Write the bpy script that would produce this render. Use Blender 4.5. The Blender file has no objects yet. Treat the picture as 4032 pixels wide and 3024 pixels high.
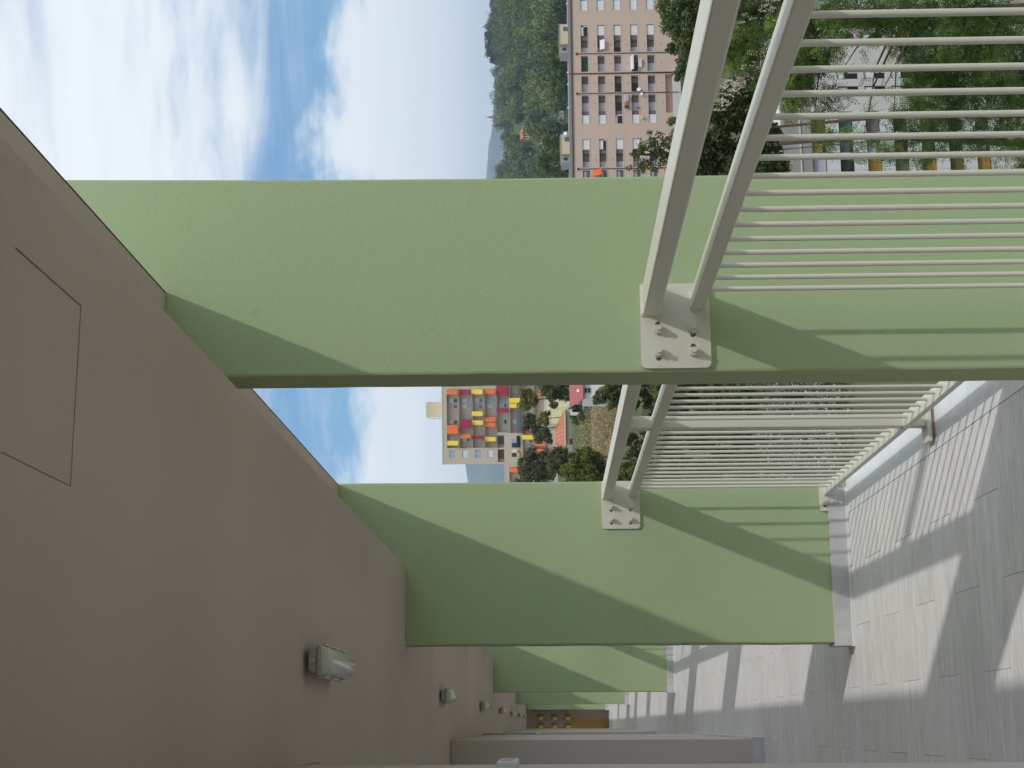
import bpy, bmesh, math, random
import numpy as np
from mathutils import Vector
R = math.radians
rnd = random.Random(7)
scn = bpy.context.scene
COL = scn.collection

# ------------------------------------------------------------------ camera
F_PX, CAM = 6000.0, np.array([0.0, 0.0, 1.5])
def _basis(vp=(171, 2180), roll=0.005):
    a = np.array([(vp[0]-1512)/F_PX, -(vp[1]-2016)/F_PX, 1.0]); a /= np.linalg.norm(a)
    up = np.array([-roll, 1, 0.0]); up = up - a*(up@a); up /= np.linalg.norm(up)
    x = np.cross(up, a)
    if x[0] < 0: x = -x
    return np.array([x, a, up])
MB_ = _basis()
def ray(ix, iy):
    return MB_ @ np.array([(3024-iy-1512)/F_PX, (2016-ix)/F_PX, 1.0])
def at(ix, iy, Y):
    """the point of the place at distance Y along the gallery, seen at a spot of the photograph"""
    r = ray(ix, iy)
    return CAM + r*(Y/r[1])
rgt, upv, fwd = (Vector(MB_[:, i]) for i in range(3))
cam = bpy.data.cameras.new('camera'); cam.lens = F_PX/4032*36; cam.sensor_width = 36
cam.clip_start = 0.05; cam.clip_end = 20000
co = bpy.data.objects.new('camera', cam); COL.objects.link(co)
from mathutils import Matrix
mx = Matrix((-upv, rgt, -fwd)).transposed().to_4x4()      # held on its side: picture right = down
mx.translation = Vector(CAM)
co.matrix_world = mx
scn.camera = co

# ------------------------------------------------------------------ light
SUN_L = Vector((-0.71, 1.0, -1.70)).normalized()
EL = math.asin(-SUN_L.z); AZ = math.atan2(-SUN_L.x, -SUN_L.y)
sun = bpy.data.lights.new('sun', 'SUN'); sun.energy = 2.0; sun.angle = R(1.1); sun.color = (1, .955, .88)
so = bpy.data.objects.new('sun', sun); COL.objects.link(so)
so.rotation_euler = SUN_L.to_track_quat('-Z', 'Y').to_euler()

W = bpy.data.worlds.new('World'); scn.world = W; W.use_nodes = True
wt = W.node_tree; wt.nodes.clear()
def N(t, kind, **kw):
    n = t.nodes.new(kind)
    for k, v in kw.items(): setattr(n, k, v)
    return n
def mth(t, op, a, b=None, c=None):
    n = N(t, 'ShaderNodeMath', operation=op)
    for i, v in enumerate((a, b, c)):
        if v is None: continue
        if isinstance(v, (int, float)): n.inputs[i].default_value = v
        else: t.links.new(v, n.inputs[i])
    return n.outputs[0]
def smooth(t, v, lo, hi):
    n = N(t, 'ShaderNodeMapRange', interpolation_type='SMOOTHSTEP')
    t.links.new(v, n.inputs[0]); n.inputs[1].default_value = lo; n.inputs[2].default_value = hi
    return n.outputs[0]
sky = N(wt, 'ShaderNodeTexSky', sky_type='NISHITA', sun_disc=False, sun_elevation=EL, sun_rotation=AZ,
        air_density=1.0, dust_density=0.2, ozone_density=4.5)
bg1 = N(wt, 'ShaderNodeBackground'); bg1.inputs[1].default_value = 0.15
hs = N(wt, 'ShaderNodeHueSaturation'); hs.inputs['Saturation'].default_value = 1.22
wt.links.new(sky.outputs[0], hs.inputs['Color']); wt.links.new(hs.outputs[0], bg1.inputs[0])
tc = N(wt, 'ShaderNodeTexCoord'); sp = N(wt, 'ShaderNodeSeparateXYZ'); wt.links.new(tc.outputs['Generated'], sp.inputs[0])
def wnoise(scale, s, detail, dist, rot=(0, 0, 0)):
    mp = N(wt, 'ShaderNodeMapping'); mp.inputs['Scale'].default_value = scale; mp.inputs['Rotation'].default_value = rot
    wt.links.new(tc.outputs['Generated'], mp.inputs[0])
    n = N(wt, 'ShaderNodeTexNoise'); wt.links.new(mp.outputs[0], n.inputs['Vector'])
    n.inputs['Scale'].default_value = s; n.inputs['Detail'].default_value = detail; n.inputs['Distortion'].default_value = dist
    n.inputs['Roughness'].default_value = .56
    return n.outputs['Fac']
n_big = wnoise((1, 1, 3.2), 2.6, 5, .5, (.12, .1, 0))
n_str = wnoise((1, 1, 6.5), 5.0, 8, .8, (.16, .14, 0))
n_fin = wnoise((1, 1, 3.5), 22, 6, .6, (.2, .1, 0))
n_edge = wnoise((1, 1, 1.6), 7, 5, .4, (.3, .2, .4))
edge = mth(wt, 'ADD', sp.outputs[2], mth(wt, 'MULTIPLY', mth(wt, 'SUBTRACT', n_edge, .5), .16))
edge = mth(wt, 'ADD', edge, mth(wt, 'MULTIPLY', mth(wt, 'SUBTRACT', n_fin, .5), .05))
bank = mth(wt, 'SUBTRACT', 1.0, smooth(wt, edge, .112, .145))
edge2 = mth(wt, 'ADD', sp.outputs[2], mth(wt, 'ADD', mth(wt, 'MULTIPLY', mth(wt, 'SUBTRACT', n_str, .5), .16), mth(wt, 'MULTIPLY', mth(wt, 'SUBTRACT', n_edge, .5), .12)))
cir = mth(wt, 'MULTIPLY', smooth(wt, edge2, .145, .235), smooth(wt, mth(wt, 'ADD', n_big, mth(wt, 'MULTIPLY', n_str, .5)), .42, .80))
cir = mth(wt, 'ADD', mth(wt, 'MULTIPLY', cir, .62), mth(wt, 'MULTIPLY', smooth(wt, edge2, .15, .24), .36))
veil = mth(wt, 'MULTIPLY', smooth(wt, n_str, .5, .8), .22)
bank = mth(wt, 'MULTIPLY', bank, mth(wt, 'ADD', .74, mth(wt, 'MULTIPLY', n_str, .45)))
cl = mth(wt, 'MINIMUM', mth(wt, 'MAXIMUM', mth(wt, 'MAXIMUM', bank, cir), veil), 1.0)
bg2 = N(wt, 'ShaderNodeBackground'); bg2.inputs[0].default_value = (.78, .825, .86, 1); bg2.inputs[1].default_value = 1.58
ms = N(wt, 'ShaderNodeMixShader'); wt.links.new(cl, ms.inputs[0])
wt.links.new(bg1.outputs[0], ms.inputs[1]); wt.links.new(bg2.outputs[0], ms.inputs[2])
wo = N(wt, 'ShaderNodeOutputWorld'); wt.links.new(ms.outputs[0], wo.inputs[0])

vs = scn.view_settings; vs.view_transform = 'Standard'; vs.look = 'None'; vs.gamma = 1; vs.use_curve_mapping = False
vs.exposure = -0.35
scn.cycles.max_bounces = 10; scn.cycles.diffuse_bounces = 6; scn.cycles.volume_bounces = 0
scn.cycles.use_denoising = True

# ------------------------------------------------------------------ helpers
MATS = {}
def srgb(r, g, b):
    f = lambda c: (c/255/12.92 if c/255 <= .04045 else ((c/255+.055)/1.055)**2.4)
    return (f(r), f(g), f(b))
def mat(name, col, rough=.8, var=.06, vscale=3.0, bump=0, bscale=80, stretch=(1, 1, 1), metal=0, spec=.3, rand=0, detail=5, var2=0, v2scale=40, bdist=.004, pits=0, pscale=12):
    """Principled material: colour broken up by noise, optional fine relief and per-object variation"""
    m = bpy.data.materials.new(name); m.use_nodes = True; t = m.node_tree
    b = t.nodes['Principled BSDF']; b.inputs['Roughness'].default_value = rough; b.inputs['Metallic'].default_value = metal
    b.inputs['Specular IOR Level'].default_value = spec
    tcn = N(t, 'ShaderNodeTexCoord'); vec = tcn.outputs['Object']
    if rand:
        oi = N(t, 'ShaderNodeObjectInfo')
        sc = N(t, 'ShaderNodeVectorMath', operation='SCALE'); sc.inputs[0].default_value = (17, 31, 7)
        t.links.new(oi.outputs['Random'], sc.inputs['Scale'])
        ad = N(t, 'ShaderNodeVectorMath', operation='ADD'); t.links.new(vec, ad.inputs[0]); t.links.new(sc.outputs[0], ad.inputs[1]); vec = ad.outputs[0]
    mp = N(t, 'ShaderNodeMapping'); mp.inputs['Scale'].default_value = stretch; t.links.new(vec, mp.inputs[0])
    n1 = N(t, 'ShaderNodeTexNoise'); n1.inputs['Scale'].default_value = vscale; n1.inputs['Detail'].default_value = detail
    t.links.new(mp.outputs[0], n1.inputs['Vector'])
    fac = mth(t, 'MULTIPLY_ADD', mth(t, 'SUBTRACT', n1.outputs['Fac'], .5), 2*var, 1.0)
    if var2:
        n3 = N(t, 'ShaderNodeTexNoise'); n3.inputs['Scale'].default_value = v2scale; n3.inputs['Detail'].default_value = 3
        t.links.new(mp.outputs[0], n3.inputs['Vector'])
        fac = mth(t, 'ADD', fac, mth(t, 'MULTIPLY', mth(t, 'SUBTRACT', n3.outputs['Fac'], .5), 2*var2))
    if pits:      # small dark pin holes and scuffs of the coat
        vo = N(t, 'ShaderNodeTexVoronoi'); vo.inputs['Scale'].default_value = pscale; t.links.new(tcn.outputs['Object'], vo.inputs['Vector'])
        n4 = N(t, 'ShaderNodeTexNoise'); n4.inputs['Scale'].default_value = 1.7; t.links.new(tcn.outputs['Object'], n4.inputs['Vector'])
        hole = mth(t, 'SUBTRACT', 1.0, smooth(t, vo.outputs['Distance'], .03, .075))
        fac = mth(t, 'SUBTRACT', fac, mth(t, 'MULTIPLY', mth(t, 'MULTIPLY', hole, smooth(t, n4.outputs['Fac'], .45, .62)), pits))
    if rand:
        fac = mth(t, 'ADD', fac, mth(t, 'MULTIPLY', mth(t, 'SUBTRACT', oi.outputs['Random'], .5), 2*rand))
    mixc = N(t, 'ShaderNodeVectorMath', operation='SCALE'); mixc.inputs[0].default_value = col
    t.links.new(fac, mixc.inputs['Scale'])
    t.links.new(mixc.outputs[0], b.inputs['Base Color'])
    if bump:
        n2 = N(t, 'ShaderNodeTexNoise'); n2.inputs['Scale'].default_value = bscale; n2.inputs['Detail'].default_value = 4
        t.links.new(tcn.outputs['Object'], n2.inputs['Vector'])
        bp = N(t, 'ShaderNodeBump'); bp.inputs['Strength'].default_value = bump; bp.inputs['Distance'].default_value = bdist
        t.links.new(n2.outputs['Fac'], bp.inputs['Height']); t.links.new(bp.outputs[0], b.inputs['Normal'])
    MATS[name] = m
    return m
def leafmat(name, c0, c1, c2, trans=.3):
    m = bpy.data.materials.new(name); m.use_nodes = True; t = m.node_tree; t.nodes.clear()
    at_ = N(t, 'ShaderNodeAttribute', attribute_name='tint')
    cr = N(t, 'ShaderNodeValToRGB'); e = cr.color_ramp.elements
    e[0].color = (*c0, 1); e[1].color = (*c2, 1); k = e.new(.5); k.color = (*c1, 1)
    t.links.new(at_.outputs['Fac'], cr.inputs[0])
    d = N(t, 'ShaderNodeBsdfDiffuse'); tr = N(t, 'ShaderNodeBsdfTranslucent'); g = N(t, 'ShaderNodeBsdfGlossy'); g.inputs['Roughness'].default_value = .5
    t.links.new(cr.outputs[0], d.inputs[0]); t.links.new(cr.outputs[0], tr.inputs[0])
    m1 = N(t, 'ShaderNodeMixShader'); m1.inputs[0].default_value = trans
    t.links.new(d.outputs[0], m1.inputs[1]); t.links.new(tr.outputs[0], m1.inputs[2])
    m2 = N(t, 'ShaderNodeMixShader'); m2.inputs[0].default_value = .04
    t.links.new(m1.outputs[0], m2.inputs[1]); t.links.new(g.outputs[0], m2.inputs[2])
    o = N(t, 'ShaderNodeOutputMaterial'); t.links.new(m2.outputs[0], o.inputs[0])
    MATS[name] = m
    return m

def origin_of(o):
    while o.parent: o = o.parent
    return np.array(o.location)
def tag(o, label=None, cat=None, group=None, kind=None):
    if label: o['label'] = label
    if cat: o['category'] = cat
    if group: o['group'] = group
    if kind: o['kind'] = kind
    return o
def thing(name, label, cat, loc, group=None):
    o = bpy.data.objects.new(name, None); COL.objects.link(o); o.location = loc; o.empty_display_size = .1
    return tag(o, label, cat, group)
class MB:
    """collects shapes in place coordinates, then links them as one mesh object"""
    def __init__(s): s.v, s.f, s.sm = [], [], []
    def add(s, vs_, fs, smooth=False):
        n = len(s.v); s.v += [tuple(p) for p in vs_]; s.f += [tuple(i+n for i in f) for f in fs]; s.sm += [smooth]*len(fs); return s
    def box(s, x0, x1, y0, y1, z0, z1, skip=''):
        v = [(x0,y0,z0),(x1,y0,z0),(x1,y1,z0),(x0,y1,z0),(x0,y0,z1),(x1,y0,z1),(x1,y1,z1),(x0,y1,z1)]
        fs = {'b':(0,3,2,1),'t':(4,5,6,7),'s':(0,1,5,4),'e':(1,2,6,5),'n':(2,3,7,6),'w':(3,0,4,7)}
        return s.add(v, [q for k, q in fs.items() if k not in skip])
    def quad(s, *p): return s.add(p, [tuple(range(len(p)))])
    def prism(s, poly, y0, y1):
        """poly of (x, z), extruded along y"""
        n = len(poly); v = [(x, y0, z) for x, z in poly]+[(x, y1, z) for x, z in poly]
        return s.add(v, [tuple(range(n))[::-1], tuple(range(n, 2*n))]+[(i, (i+1) % n, n+(i+1) % n, n+i) for i in range(n)])
    def tube(s, pts, r, n=8, cap=True):
        pts = [Vector(p) for p in pts]; rr = r if isinstance(r, (list, tuple)) else [r]*len(pts)
        v, fs = [], []; u = None
        for i, p in enumerate(pts):
            d = (pts[min(i+1, len(pts)-1)]-pts[max(i-1, 0)]).normalized()
            if u is None: u = d.orthogonal().normalized()
            u = (u-d*u.dot(d)).normalized(); w = d.cross(u)
            for k in range(n):
                a = 2*math.pi*k/n; v.append(p+(u*math.cos(a)+w*math.sin(a))*rr[i])
        for i in range(len(pts)-1):
            for k in range(n): fs.append((i*n+k, i*n+(k+1) % n, (i+1)*n+(k+1) % n, (i+1)*n+k))
        s.add(v, fs, True)
        if cap:
            m = len(s.v)-len(v)
            s.f += [tuple(m+k for k in range(n))[::-1], tuple(m+(len(pts)-1)*n+k for k in range(n))]; s.sm += [False]*2
        return s
    def disc(s, c, r, ax, n=14, depth=.06):
        """shallow dish"""
        c = Vector(c); ax = Vector(ax).normalized(); u = ax.orthogonal().normalized(); w = ax.cross(u)
        rim = [c+(u*math.cos(2*math.pi*k/n)+w*math.sin(2*math.pi*k/n))*r for k in range(n)]
        return s.add(rim+[c-ax*depth], [(k, (k+1) % n, n) for k in range(n)], True)
    def obj(s, name, m, parent=None, bevel=0, kind=None, label=None):
        o_ = origin_of(parent) if parent else np.zeros(3)
        me = bpy.data.meshes.new(name)
        me.from_pydata([tuple(np.array(p, float)-o_) for p in s.v], [], s.f)
        me.polygons.foreach_set('use_smooth', s.sm); me.update()
        if m: me.materials.append(MATS[m] if isinstance(m, str) else m)
        o = bpy.data.objects.new(name, me); COL.objects.link(o)
        if parent: o.parent = parent
        if bevel:
            b = o.modifiers.new('bevel', 'BEVEL'); b.width = bevel; b.segments = 2; b.limit_method = 'ANGLE'
        return tag(o, label, None, None, kind)
def npmesh(name, V, Fq, tint, m, parent=None, kind=None):
    o_ = origin_of(parent) if parent else np.zeros(3)
    V = (V-o_).astype(np.float32); k = Fq.shape[1]
    me = bpy.data.meshes.new(name); me.vertices.add(len(V)); me.vertices.foreach_set('co', V.ravel())
    me.loops.add(Fq.size); me.loops.foreach_set('vertex_index', Fq.astype(np.int32).ravel())
    me.polygons.add(len(Fq)); me.polygons.foreach_set('loop_start', np.arange(0, Fq.size, k, dtype=np.int32))
    a = me.attributes.new('tint', 'FLOAT', 'FACE'); a.data.foreach_set('value', tint.astype(np.float32))
    me.update(calc_edges=True); me.materials.append(MATS[m])
    o = bpy.data.objects.new(name, me); COL.objects.link(o)
    if parent: o.parent = parent
    return tag(o, kind=kind)
def copy_tree(o, delta=None, parent=None):
    c = o.copy(); COL.objects.link(c)
    if parent: c.parent = parent
    if delta is not None: c.location = np.array(o.location)+delta
    for ch in o.children: copy_tree(ch, None, c)
    return c

# ------------------------------------------------------------------ materials
mat('green_plaster', (.392, .488, .284), .9, .08, .9, .38, 140, pits=.12, pscale=5, var2=.035, v2scale=60, bdist=.003)
mat('taupe_plaster', (.55, .462, .420), .9, .14, .9, .35, 170, pits=.4, pscale=26, var2=.06, v2scale=120, bdist=.003)
mat('pale_plaster', (.56, .50, .465), .9, .04, 1.2, .4, 190, bdist=.003)
mat('cream_metal', (.685, .672, .585), .42, .03, 6, .12, 260, spec=.45, bdist=.001)
mat('tile', (.72, .705, .70), .5, .20, 1.0, .12, 220, stretch=(2.6, 18, 1), rand=.04, var2=.28, v2scale=4.5, spec=.4, detail=7, bdist=.001)
mat('grout', (.42, .41, .40), .9)
mat('marble_skirting', (.56, .565, .58), .4, .32, 7, 0, detail=8, var2=.12, v2scale=20)
mat('marble', (.74, .76, .78), .35, .16, 9, 0, detail=8, var2=.08, v2scale=24)
mat('sealant', (.78, .78, .76), .6)
mat('lamp_grey', (.44, .43, .42), .5)
mat('lamp_clear', (.66, .66, .64), .12, .05, 30, spec=.6)
mat('white_plastic', (.66, .70, .69), .4)
mat('hollow_shade', (.02, .02, .02), .9)
mat('dark_trim', (.07, .062, .055), .8)
mat('steel', (.30, .30, .30), .45, metal=.4)
mat('gas_yellow', (.78, .52, .03), .5)
mat('gas_pipe', (.52, .36, .04), .5)
mat('valve_yellow', (.80, .70, .12), .5)
mat('rust', (.30, .19, .10), .8)
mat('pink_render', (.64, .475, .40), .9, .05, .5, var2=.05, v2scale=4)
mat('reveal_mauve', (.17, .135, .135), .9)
mat('shutter_white', (.74, .76, .80), .6, .03, 2)
mat('shutter_blue', (.46, .47, .55), .6, .05, 1)
mat('glass_dark', (.022, .024, .028), .15, spec=.6)
mat('glass_blue', (.10, .13, .16), .15, spec=.6)
mat('glass_sky', (.30, .44, .62), .2, spec=.6)
mat('frame_white', (.72, .72, .70), .6)
mat('pipe_brown', (.10, .055, .05), .7)
mat('cornice_grey', (.27, .25, .25), .9, .12, 1.0)
mat('cream_render', (.62, .54, .36), .9)
mat('grey_render', (.34, .335, .32), .9, .1, .4)
mat('beige_brick', (.62, .52, .42), .9, .06, 1.2, var2=.05, v2scale=6)
mat('slab_grey', (.33, .32, .30), .9)
mat('awning_orange', (.80, .16, .035), .8, .04)
mat('awning_crimson', (.34, .022, .05), .8, .05)
mat('awning_yellow', (.86, .62, .06), .8, .03)
mat('green_cloth', (.02, .10, .07), .8)
mat('concrete', (.64, .62, .59), .92, .10, .35, var2=.06, v2scale=3)
mat('concrete_stained', (.36, .335, .32), .92, .24, .22, stretch=(1, 1, 2.5), var2=.08, v2scale=2)
mat('panel_white', (.72, .73, .76), .6, .06, 1.2)
mat('curtain_ochre', (.42, .24, .05), .9, .08, 2)
mat('curtain_brown', (.17, .09, .035), .9, .08, 2)
mat('curtain_teal', (.03, .15, .18), .9, .1, 2)
mat('terracotta', (.52, .20, .115), .9, .12, 2, var2=.1, v2scale=9)
mat('red_sheet', (.36, .11, .11), .8, .06)
mat('pale_yellow', (.80, .74, .42), .9)
mat('pale_green_wall', (.55, .56, .42), .9, .08)
mat('white_wall', (.75, .74, .72), .9)
mat('villa_yellow', (.78, .62, .33), .9)
mat('brick_red', (.42, .22, .15), .9)
mat('cloth_blue', (.10, .25, .60), .9); mat('cloth_red', (.60, .06, .06), .9); mat('cloth_white', (.75, .75, .78), .9)
mat('cloth_black', (.02, .02, .025), .9); mat('cloth_lime', (.42, .65, .12), .9); mat('cloth_pink', (.62, .38, .55), .9)
mat('bark', (.10, .075, .055), .95, .2, 4)
mat('terrain', (.085, .105, .040), .95, .35, .05, var2=.25, v2scale=.6)
mat('asphalt', (.13, .125, .135), .9, .1, .5)
mat('mountain_forest', (.13, .15, .12), .95, .6, .004, var2=.7, v2scale=.02)
leafmat('leaf_locust', (0.038, 0.074, 0.011), (0.081, 0.155, 0.016), (0.230, 0.324, 0.034), .38)
leafmat('leaf_dark', (0.021, 0.034, 0.008), (0.046, 0.071, 0.013), (0.088, 0.125, 0.019))
leafmat('leaf_mid', (0.050, 0.071, 0.014), (0.088, 0.128, 0.022), (0.156, 0.203, 0.032))
leafmat('leaf_olive', (0.060, 0.068, 0.021), (0.106, 0.114, 0.035), (0.171, 0.174, 0.052))
leafmat('leaf_bright', (0.064, 0.093, 0.010), (0.119, 0.168, 0.017), (0.208, 0.253, 0.030))
leafmat('leaf_yellow', (.10, .10, .008), (.19, .17, .015), (.32, .27, .035))
leafmat('leaf_far', (0.051, 0.078, 0.017), (0.106, 0.148, 0.030), (0.205, 0.241, 0.047), .25)
leafmat('leaf_pine', (0.024, 0.031, 0.019), (0.041, 0.050, 0.031), (0.065, 0.074, 0.046), .15)
leafmat('leaf_meadow', (.05, .07, .03), (.10, .12, .06), (.20, .21, .14))
leafmat('blossom', (.55, .47, .36), (.68, .60, .48), (.78, .72, .62), .3)
leafmat('petal_white', (.50, .52, .50), (.68, .70, .68), (.80, .82, .80), .3)
leafmat('straw', (.22, .16, .07), (.42, .33, .17), (.60, .50, .30), .2)
PI2 = 2*math.pi

# ================================================================== GALLERY (setting)
YA, YB = -9.0, 42.6
Z_C, Z_S, X_C, X_S = 2.24, 2.593, 0.78, 1.205
FIN_Y = [7.72+11.46*k for k in range(-1, 4)]          # deep fins
MID_Y = [4.15+11.46*k for k in range(-1, 3)]          # outer fins between them
MID_Y2 = [0.33+11.46*k for k in range(0, 4)]

# floor: bed + tiles
floor = MB().box(-.62, 1.04, YA, YB+.5, -.22, -.004).obj('floor', 'grout', kind='structure')
TW, TL = .3165, .5965
rows = range(int((YA-5.115)/TW), int((YB-5.115)/TW)+1)
tile_me = {}
far = MB()
for r in rows:
    y0 = 5.115+r*TW; off = -.127 if r % 2 else .1725
    k = int(math.floor((-.6-off)/TL))
    while off+k*TL < 1.035:
        a, b = max(off+k*TL, -.6), min(off+(k+1)*TL, 1.0372)
        k += 1
        if b-a < .02: continue
        if not (2.0 < y0 < 22): far.box(a+.0007, b-.0007, y0+.0013, y0+TW-.0013, -.003, 0, skip='b'); continue
        key = round(b-a, 4)
        if key not in tile_me:
            o = MB().box(.0007, b-a-.0007, .0013, TW-.0013, -.004, 0, skip='b').obj('floor_tile', 'tile', bevel=.0012)
            tile_me[key] = o.data; o.parent = floor; o.location = (a, y0, rnd.uniform(-.0006, .0004)); mod0 = True
        else:
            o = bpy.data.objects.new('floor_tile', tile_me[key]); COL.objects.link(o); o.parent = floor
            o.location = (a, y0, rnd.uniform(-.0006, .0004))
            m_ = o.modifiers.new('bevel', 'BEVEL'); m_.width = .0012; m_.segments = 1
tag(far.obj('floor_tile', 'tile', floor), kind='stuff')

# marble border along the edge and slab below
bord = MB()
y = YA
while y < YB:
    bord.box(1.0376, 1.235, y+.0004, y+1.1996, -.22, .0016); y += 1.2
bord.obj('marble_border', 'marble', kind='structure', bevel=.002)

# ceiling (with three flush access panels set into it)
HOLES = [(.361, .651, 2.004, 2.308), (.361, .651, 12.95, 13.26), (-.40, -.112, 4.63, 4.935)]
ce = MB()
xs = sorted({-.8, X_C, *[h[0] for h in HOLES], *[h[1] for h in HOLES]}); ys = sorted({YA, YB, *[h[2] for h in HOLES], *[h[3] for h in HOLES]})
inh = lambda x, y: any(h[0] < x < h[1] and h[2] < y < h[3] for h in HOLES)
for i in range(len(xs)-1):
    for j in range(len(ys)-1):
        if not inh((xs[i]+xs[i+1])/2, (ys[j]+ys[j+1])/2):
            ce.quad((xs[i], ys[j], Z_C), (xs[i], ys[j+1], Z_C), (xs[i+1], ys[j+1], Z_C), (xs[i+1], ys[j], Z_C))
for h in HOLES:
    a, b, c, d = h; z1 = Z_C+.03
    ce.quad((a,c,Z_C),(b,c,Z_C),(b,c,z1),(a,c,z1)); ce.quad((a,d,Z_C),(a,d,z1),(b,d,z1),(b,d,Z_C))
    ce.quad((a,c,Z_C),(a,c,z1),(a,d,z1),(a,d,Z_C)); ce.quad((b,c,Z_C),(b,d,Z_C),(b,d,z1),(b,c,z1))
    ce.quad((a,c,z1),(b,c,z1),(b,d,z1),(a,d,z1))
ce.quad((X_C,YA,Z_C),(X_C,YB,Z_C),(X_C,YB,Z_S),(X_C,YA,Z_S))
ceiling = ce.obj('ceiling', 'taupe_plaster', kind='structure')
for h in HOLES:
    g = .0022
    MB().box(h[0]+g, h[1]-g, h[2]+g, h[3]-g, Z_C+.0012, Z_C+.014).obj('access_panel', 'taupe_plaster', ceiling)
slab = MB().box(-1.2, X_S, YA, YB+.6, Z_S, Z_S+.32).obj('upper_slab', 'taupe_plaster', kind='structure')
MB().box(X_S-.0005, X_S+.003, YA, YB+.6, Z_S-.0015, Z_S+.012).obj('drip_edge', 'dark_trim', slab)
MB().box(1.3, 9.0, -45, 34, -15.6, -12.6).obj('bounce_slab', 'concrete', kind='structure')  # unseen pale slab added to bounce sunlight up onto the overhang and ceiling

# wall on the inner side: pilasters with recesses between, marble skirting
wall = MB().box(-.95, -.62, YA, YB+.6, -.2, Z_C-.001).obj('corridor_wall', 'pale_plaster', kind='structure')
PIL = [(-3.0, 4.25), (11.2, 16.6), (22.9, 28.3), (34.5, 39.5)]
for a, b in PIL:
    MB().box(-.618, -.105, a, b, .001, Z_C-.002).obj('pilaster', 'pale_plaster', wall, bevel=.006)
    s = MB(); s.box(-.617, -.092, a-.013, b+.013, .001, .088)
    s.obj('skirting_board', 'marble_skirting', wall, bevel=.003)
    MB().box(-.617, -.088, a-.017, b+.017, .0005, .0035).obj('sealant_bead', 'sealant', wall)
MB().box(-.8, 1.0, YB, YB+.3, -.1, Z_C+.3).obj('end_wall', 'taupe_plaster', kind='structure')
MB().box(-.6, .9, YB-.013, YB-.001, .001, .09).obj('end_wall_skirting', 'marble_skirting', kind='structure')
MB().box(-.9, 1.0, YA-.3, YA, -.2, 2.9).obj('near_end_wall', 'pale_plaster', kind='structure')

# ------------------------------------------------------------------ fins
TH = .16
fin_l = {0: 'deep green plaster fin with marble foot, first of the deep ones in view, railing shadow across its foot',
         1: 'deep green plaster fin with marble foot, second of the deep ones down the gallery',
         2: 'deep green plaster fin with marble foot, third of the deep ones down the gallery',
         3: 'deep green plaster fin nearest the end wall with yellow gas pipes'}
def wavy(x, z0, z1, amp=.0007, step=.09):
    n = max(2, int((z1-z0)/step)); return [(x+rnd.gauss(0, amp)*.7+amp*math.sin(k*.9+x*40), z0+(z1-z0)*k/n) for k in range(n+1)]
def deep_fin(y, label):
    t = thing('fin_wall', label, 'fin wall', (.8, y, 0), 'green fins along the gallery')
    MB().prism([(1.213, .001)]+wavy(1.213, .2, 2.5)[1:-1]+[(1.213, 2.72), (.390, 2.72)]+wavy(.390, .11, 2.2)[::-1]+[(.390, .001)], y, y+TH).obj('plaster_panel', 'green_plaster', t, bevel=.008)
    s = MB(); s.box(.376, 1.165, y-.016, y-.0005, .0025, .098); s.box(.376, .3895, y-.0004, y+TH+.014, .002, .098)
    s.box(.3896, 1.165, y+TH+.0005, y+TH+.016, .0025, .098)
    s.box(.376, 1.036, y-.016, y-.0005, .001, .0024)
    s.obj('skirting_board', 'marble_skirting', t)
    MB().box(.372, 1.17, y-.020, y-.0165, .0005, .014).obj('sealant_bead', 'sealant', t)
    return t
def outer_fin(y, label):
    t = thing('fin_wall', label, 'fin wall', (1.25, y, 0), 'green fins along the gallery')
    MB().prism(wavy(.957, .1, 2.7)[::-1]+[(.957, -3.2), (1.57, -3.2), (1.546, .17), (1.538, 1.0), (1.537, 1.6), (1.541, 2.2), (1.550, 2.8), (1.60, 6.0), (.957, 6.0)], y, y+TH).obj('plaster_panel', 'green_plaster', t, bevel=.008)
    MB().box(.942, 1.04, y-.015, y-.0005, .001, .098).obj('skirting_board', 'marble_skirting', t)
    return t
for k, y in enumerate(FIN_Y):
    deep_fin(y, fin_l.get(k-1, 'deep green plaster fin behind the viewer'))
names_o = ['outer green fin behind the viewer', 'large green fin standing out beyond the slab edge, handrail bolted to its face',
           'narrow outer green fin hidden behind the first deep fin', 'narrow outer green fin hidden behind the second deep fin']
for k, y in enumerate(MID_Y): outer_fin(y, names_o[k])
for k, y in enumerate(MID_Y2): outer_fin(y, ['outer green fin beside the viewer, out of frame', 'outer green fin right after the first deep fin',
                                             'outer green fin right after the second deep fin', 'outer green fin right after the third deep fin'][k])

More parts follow.
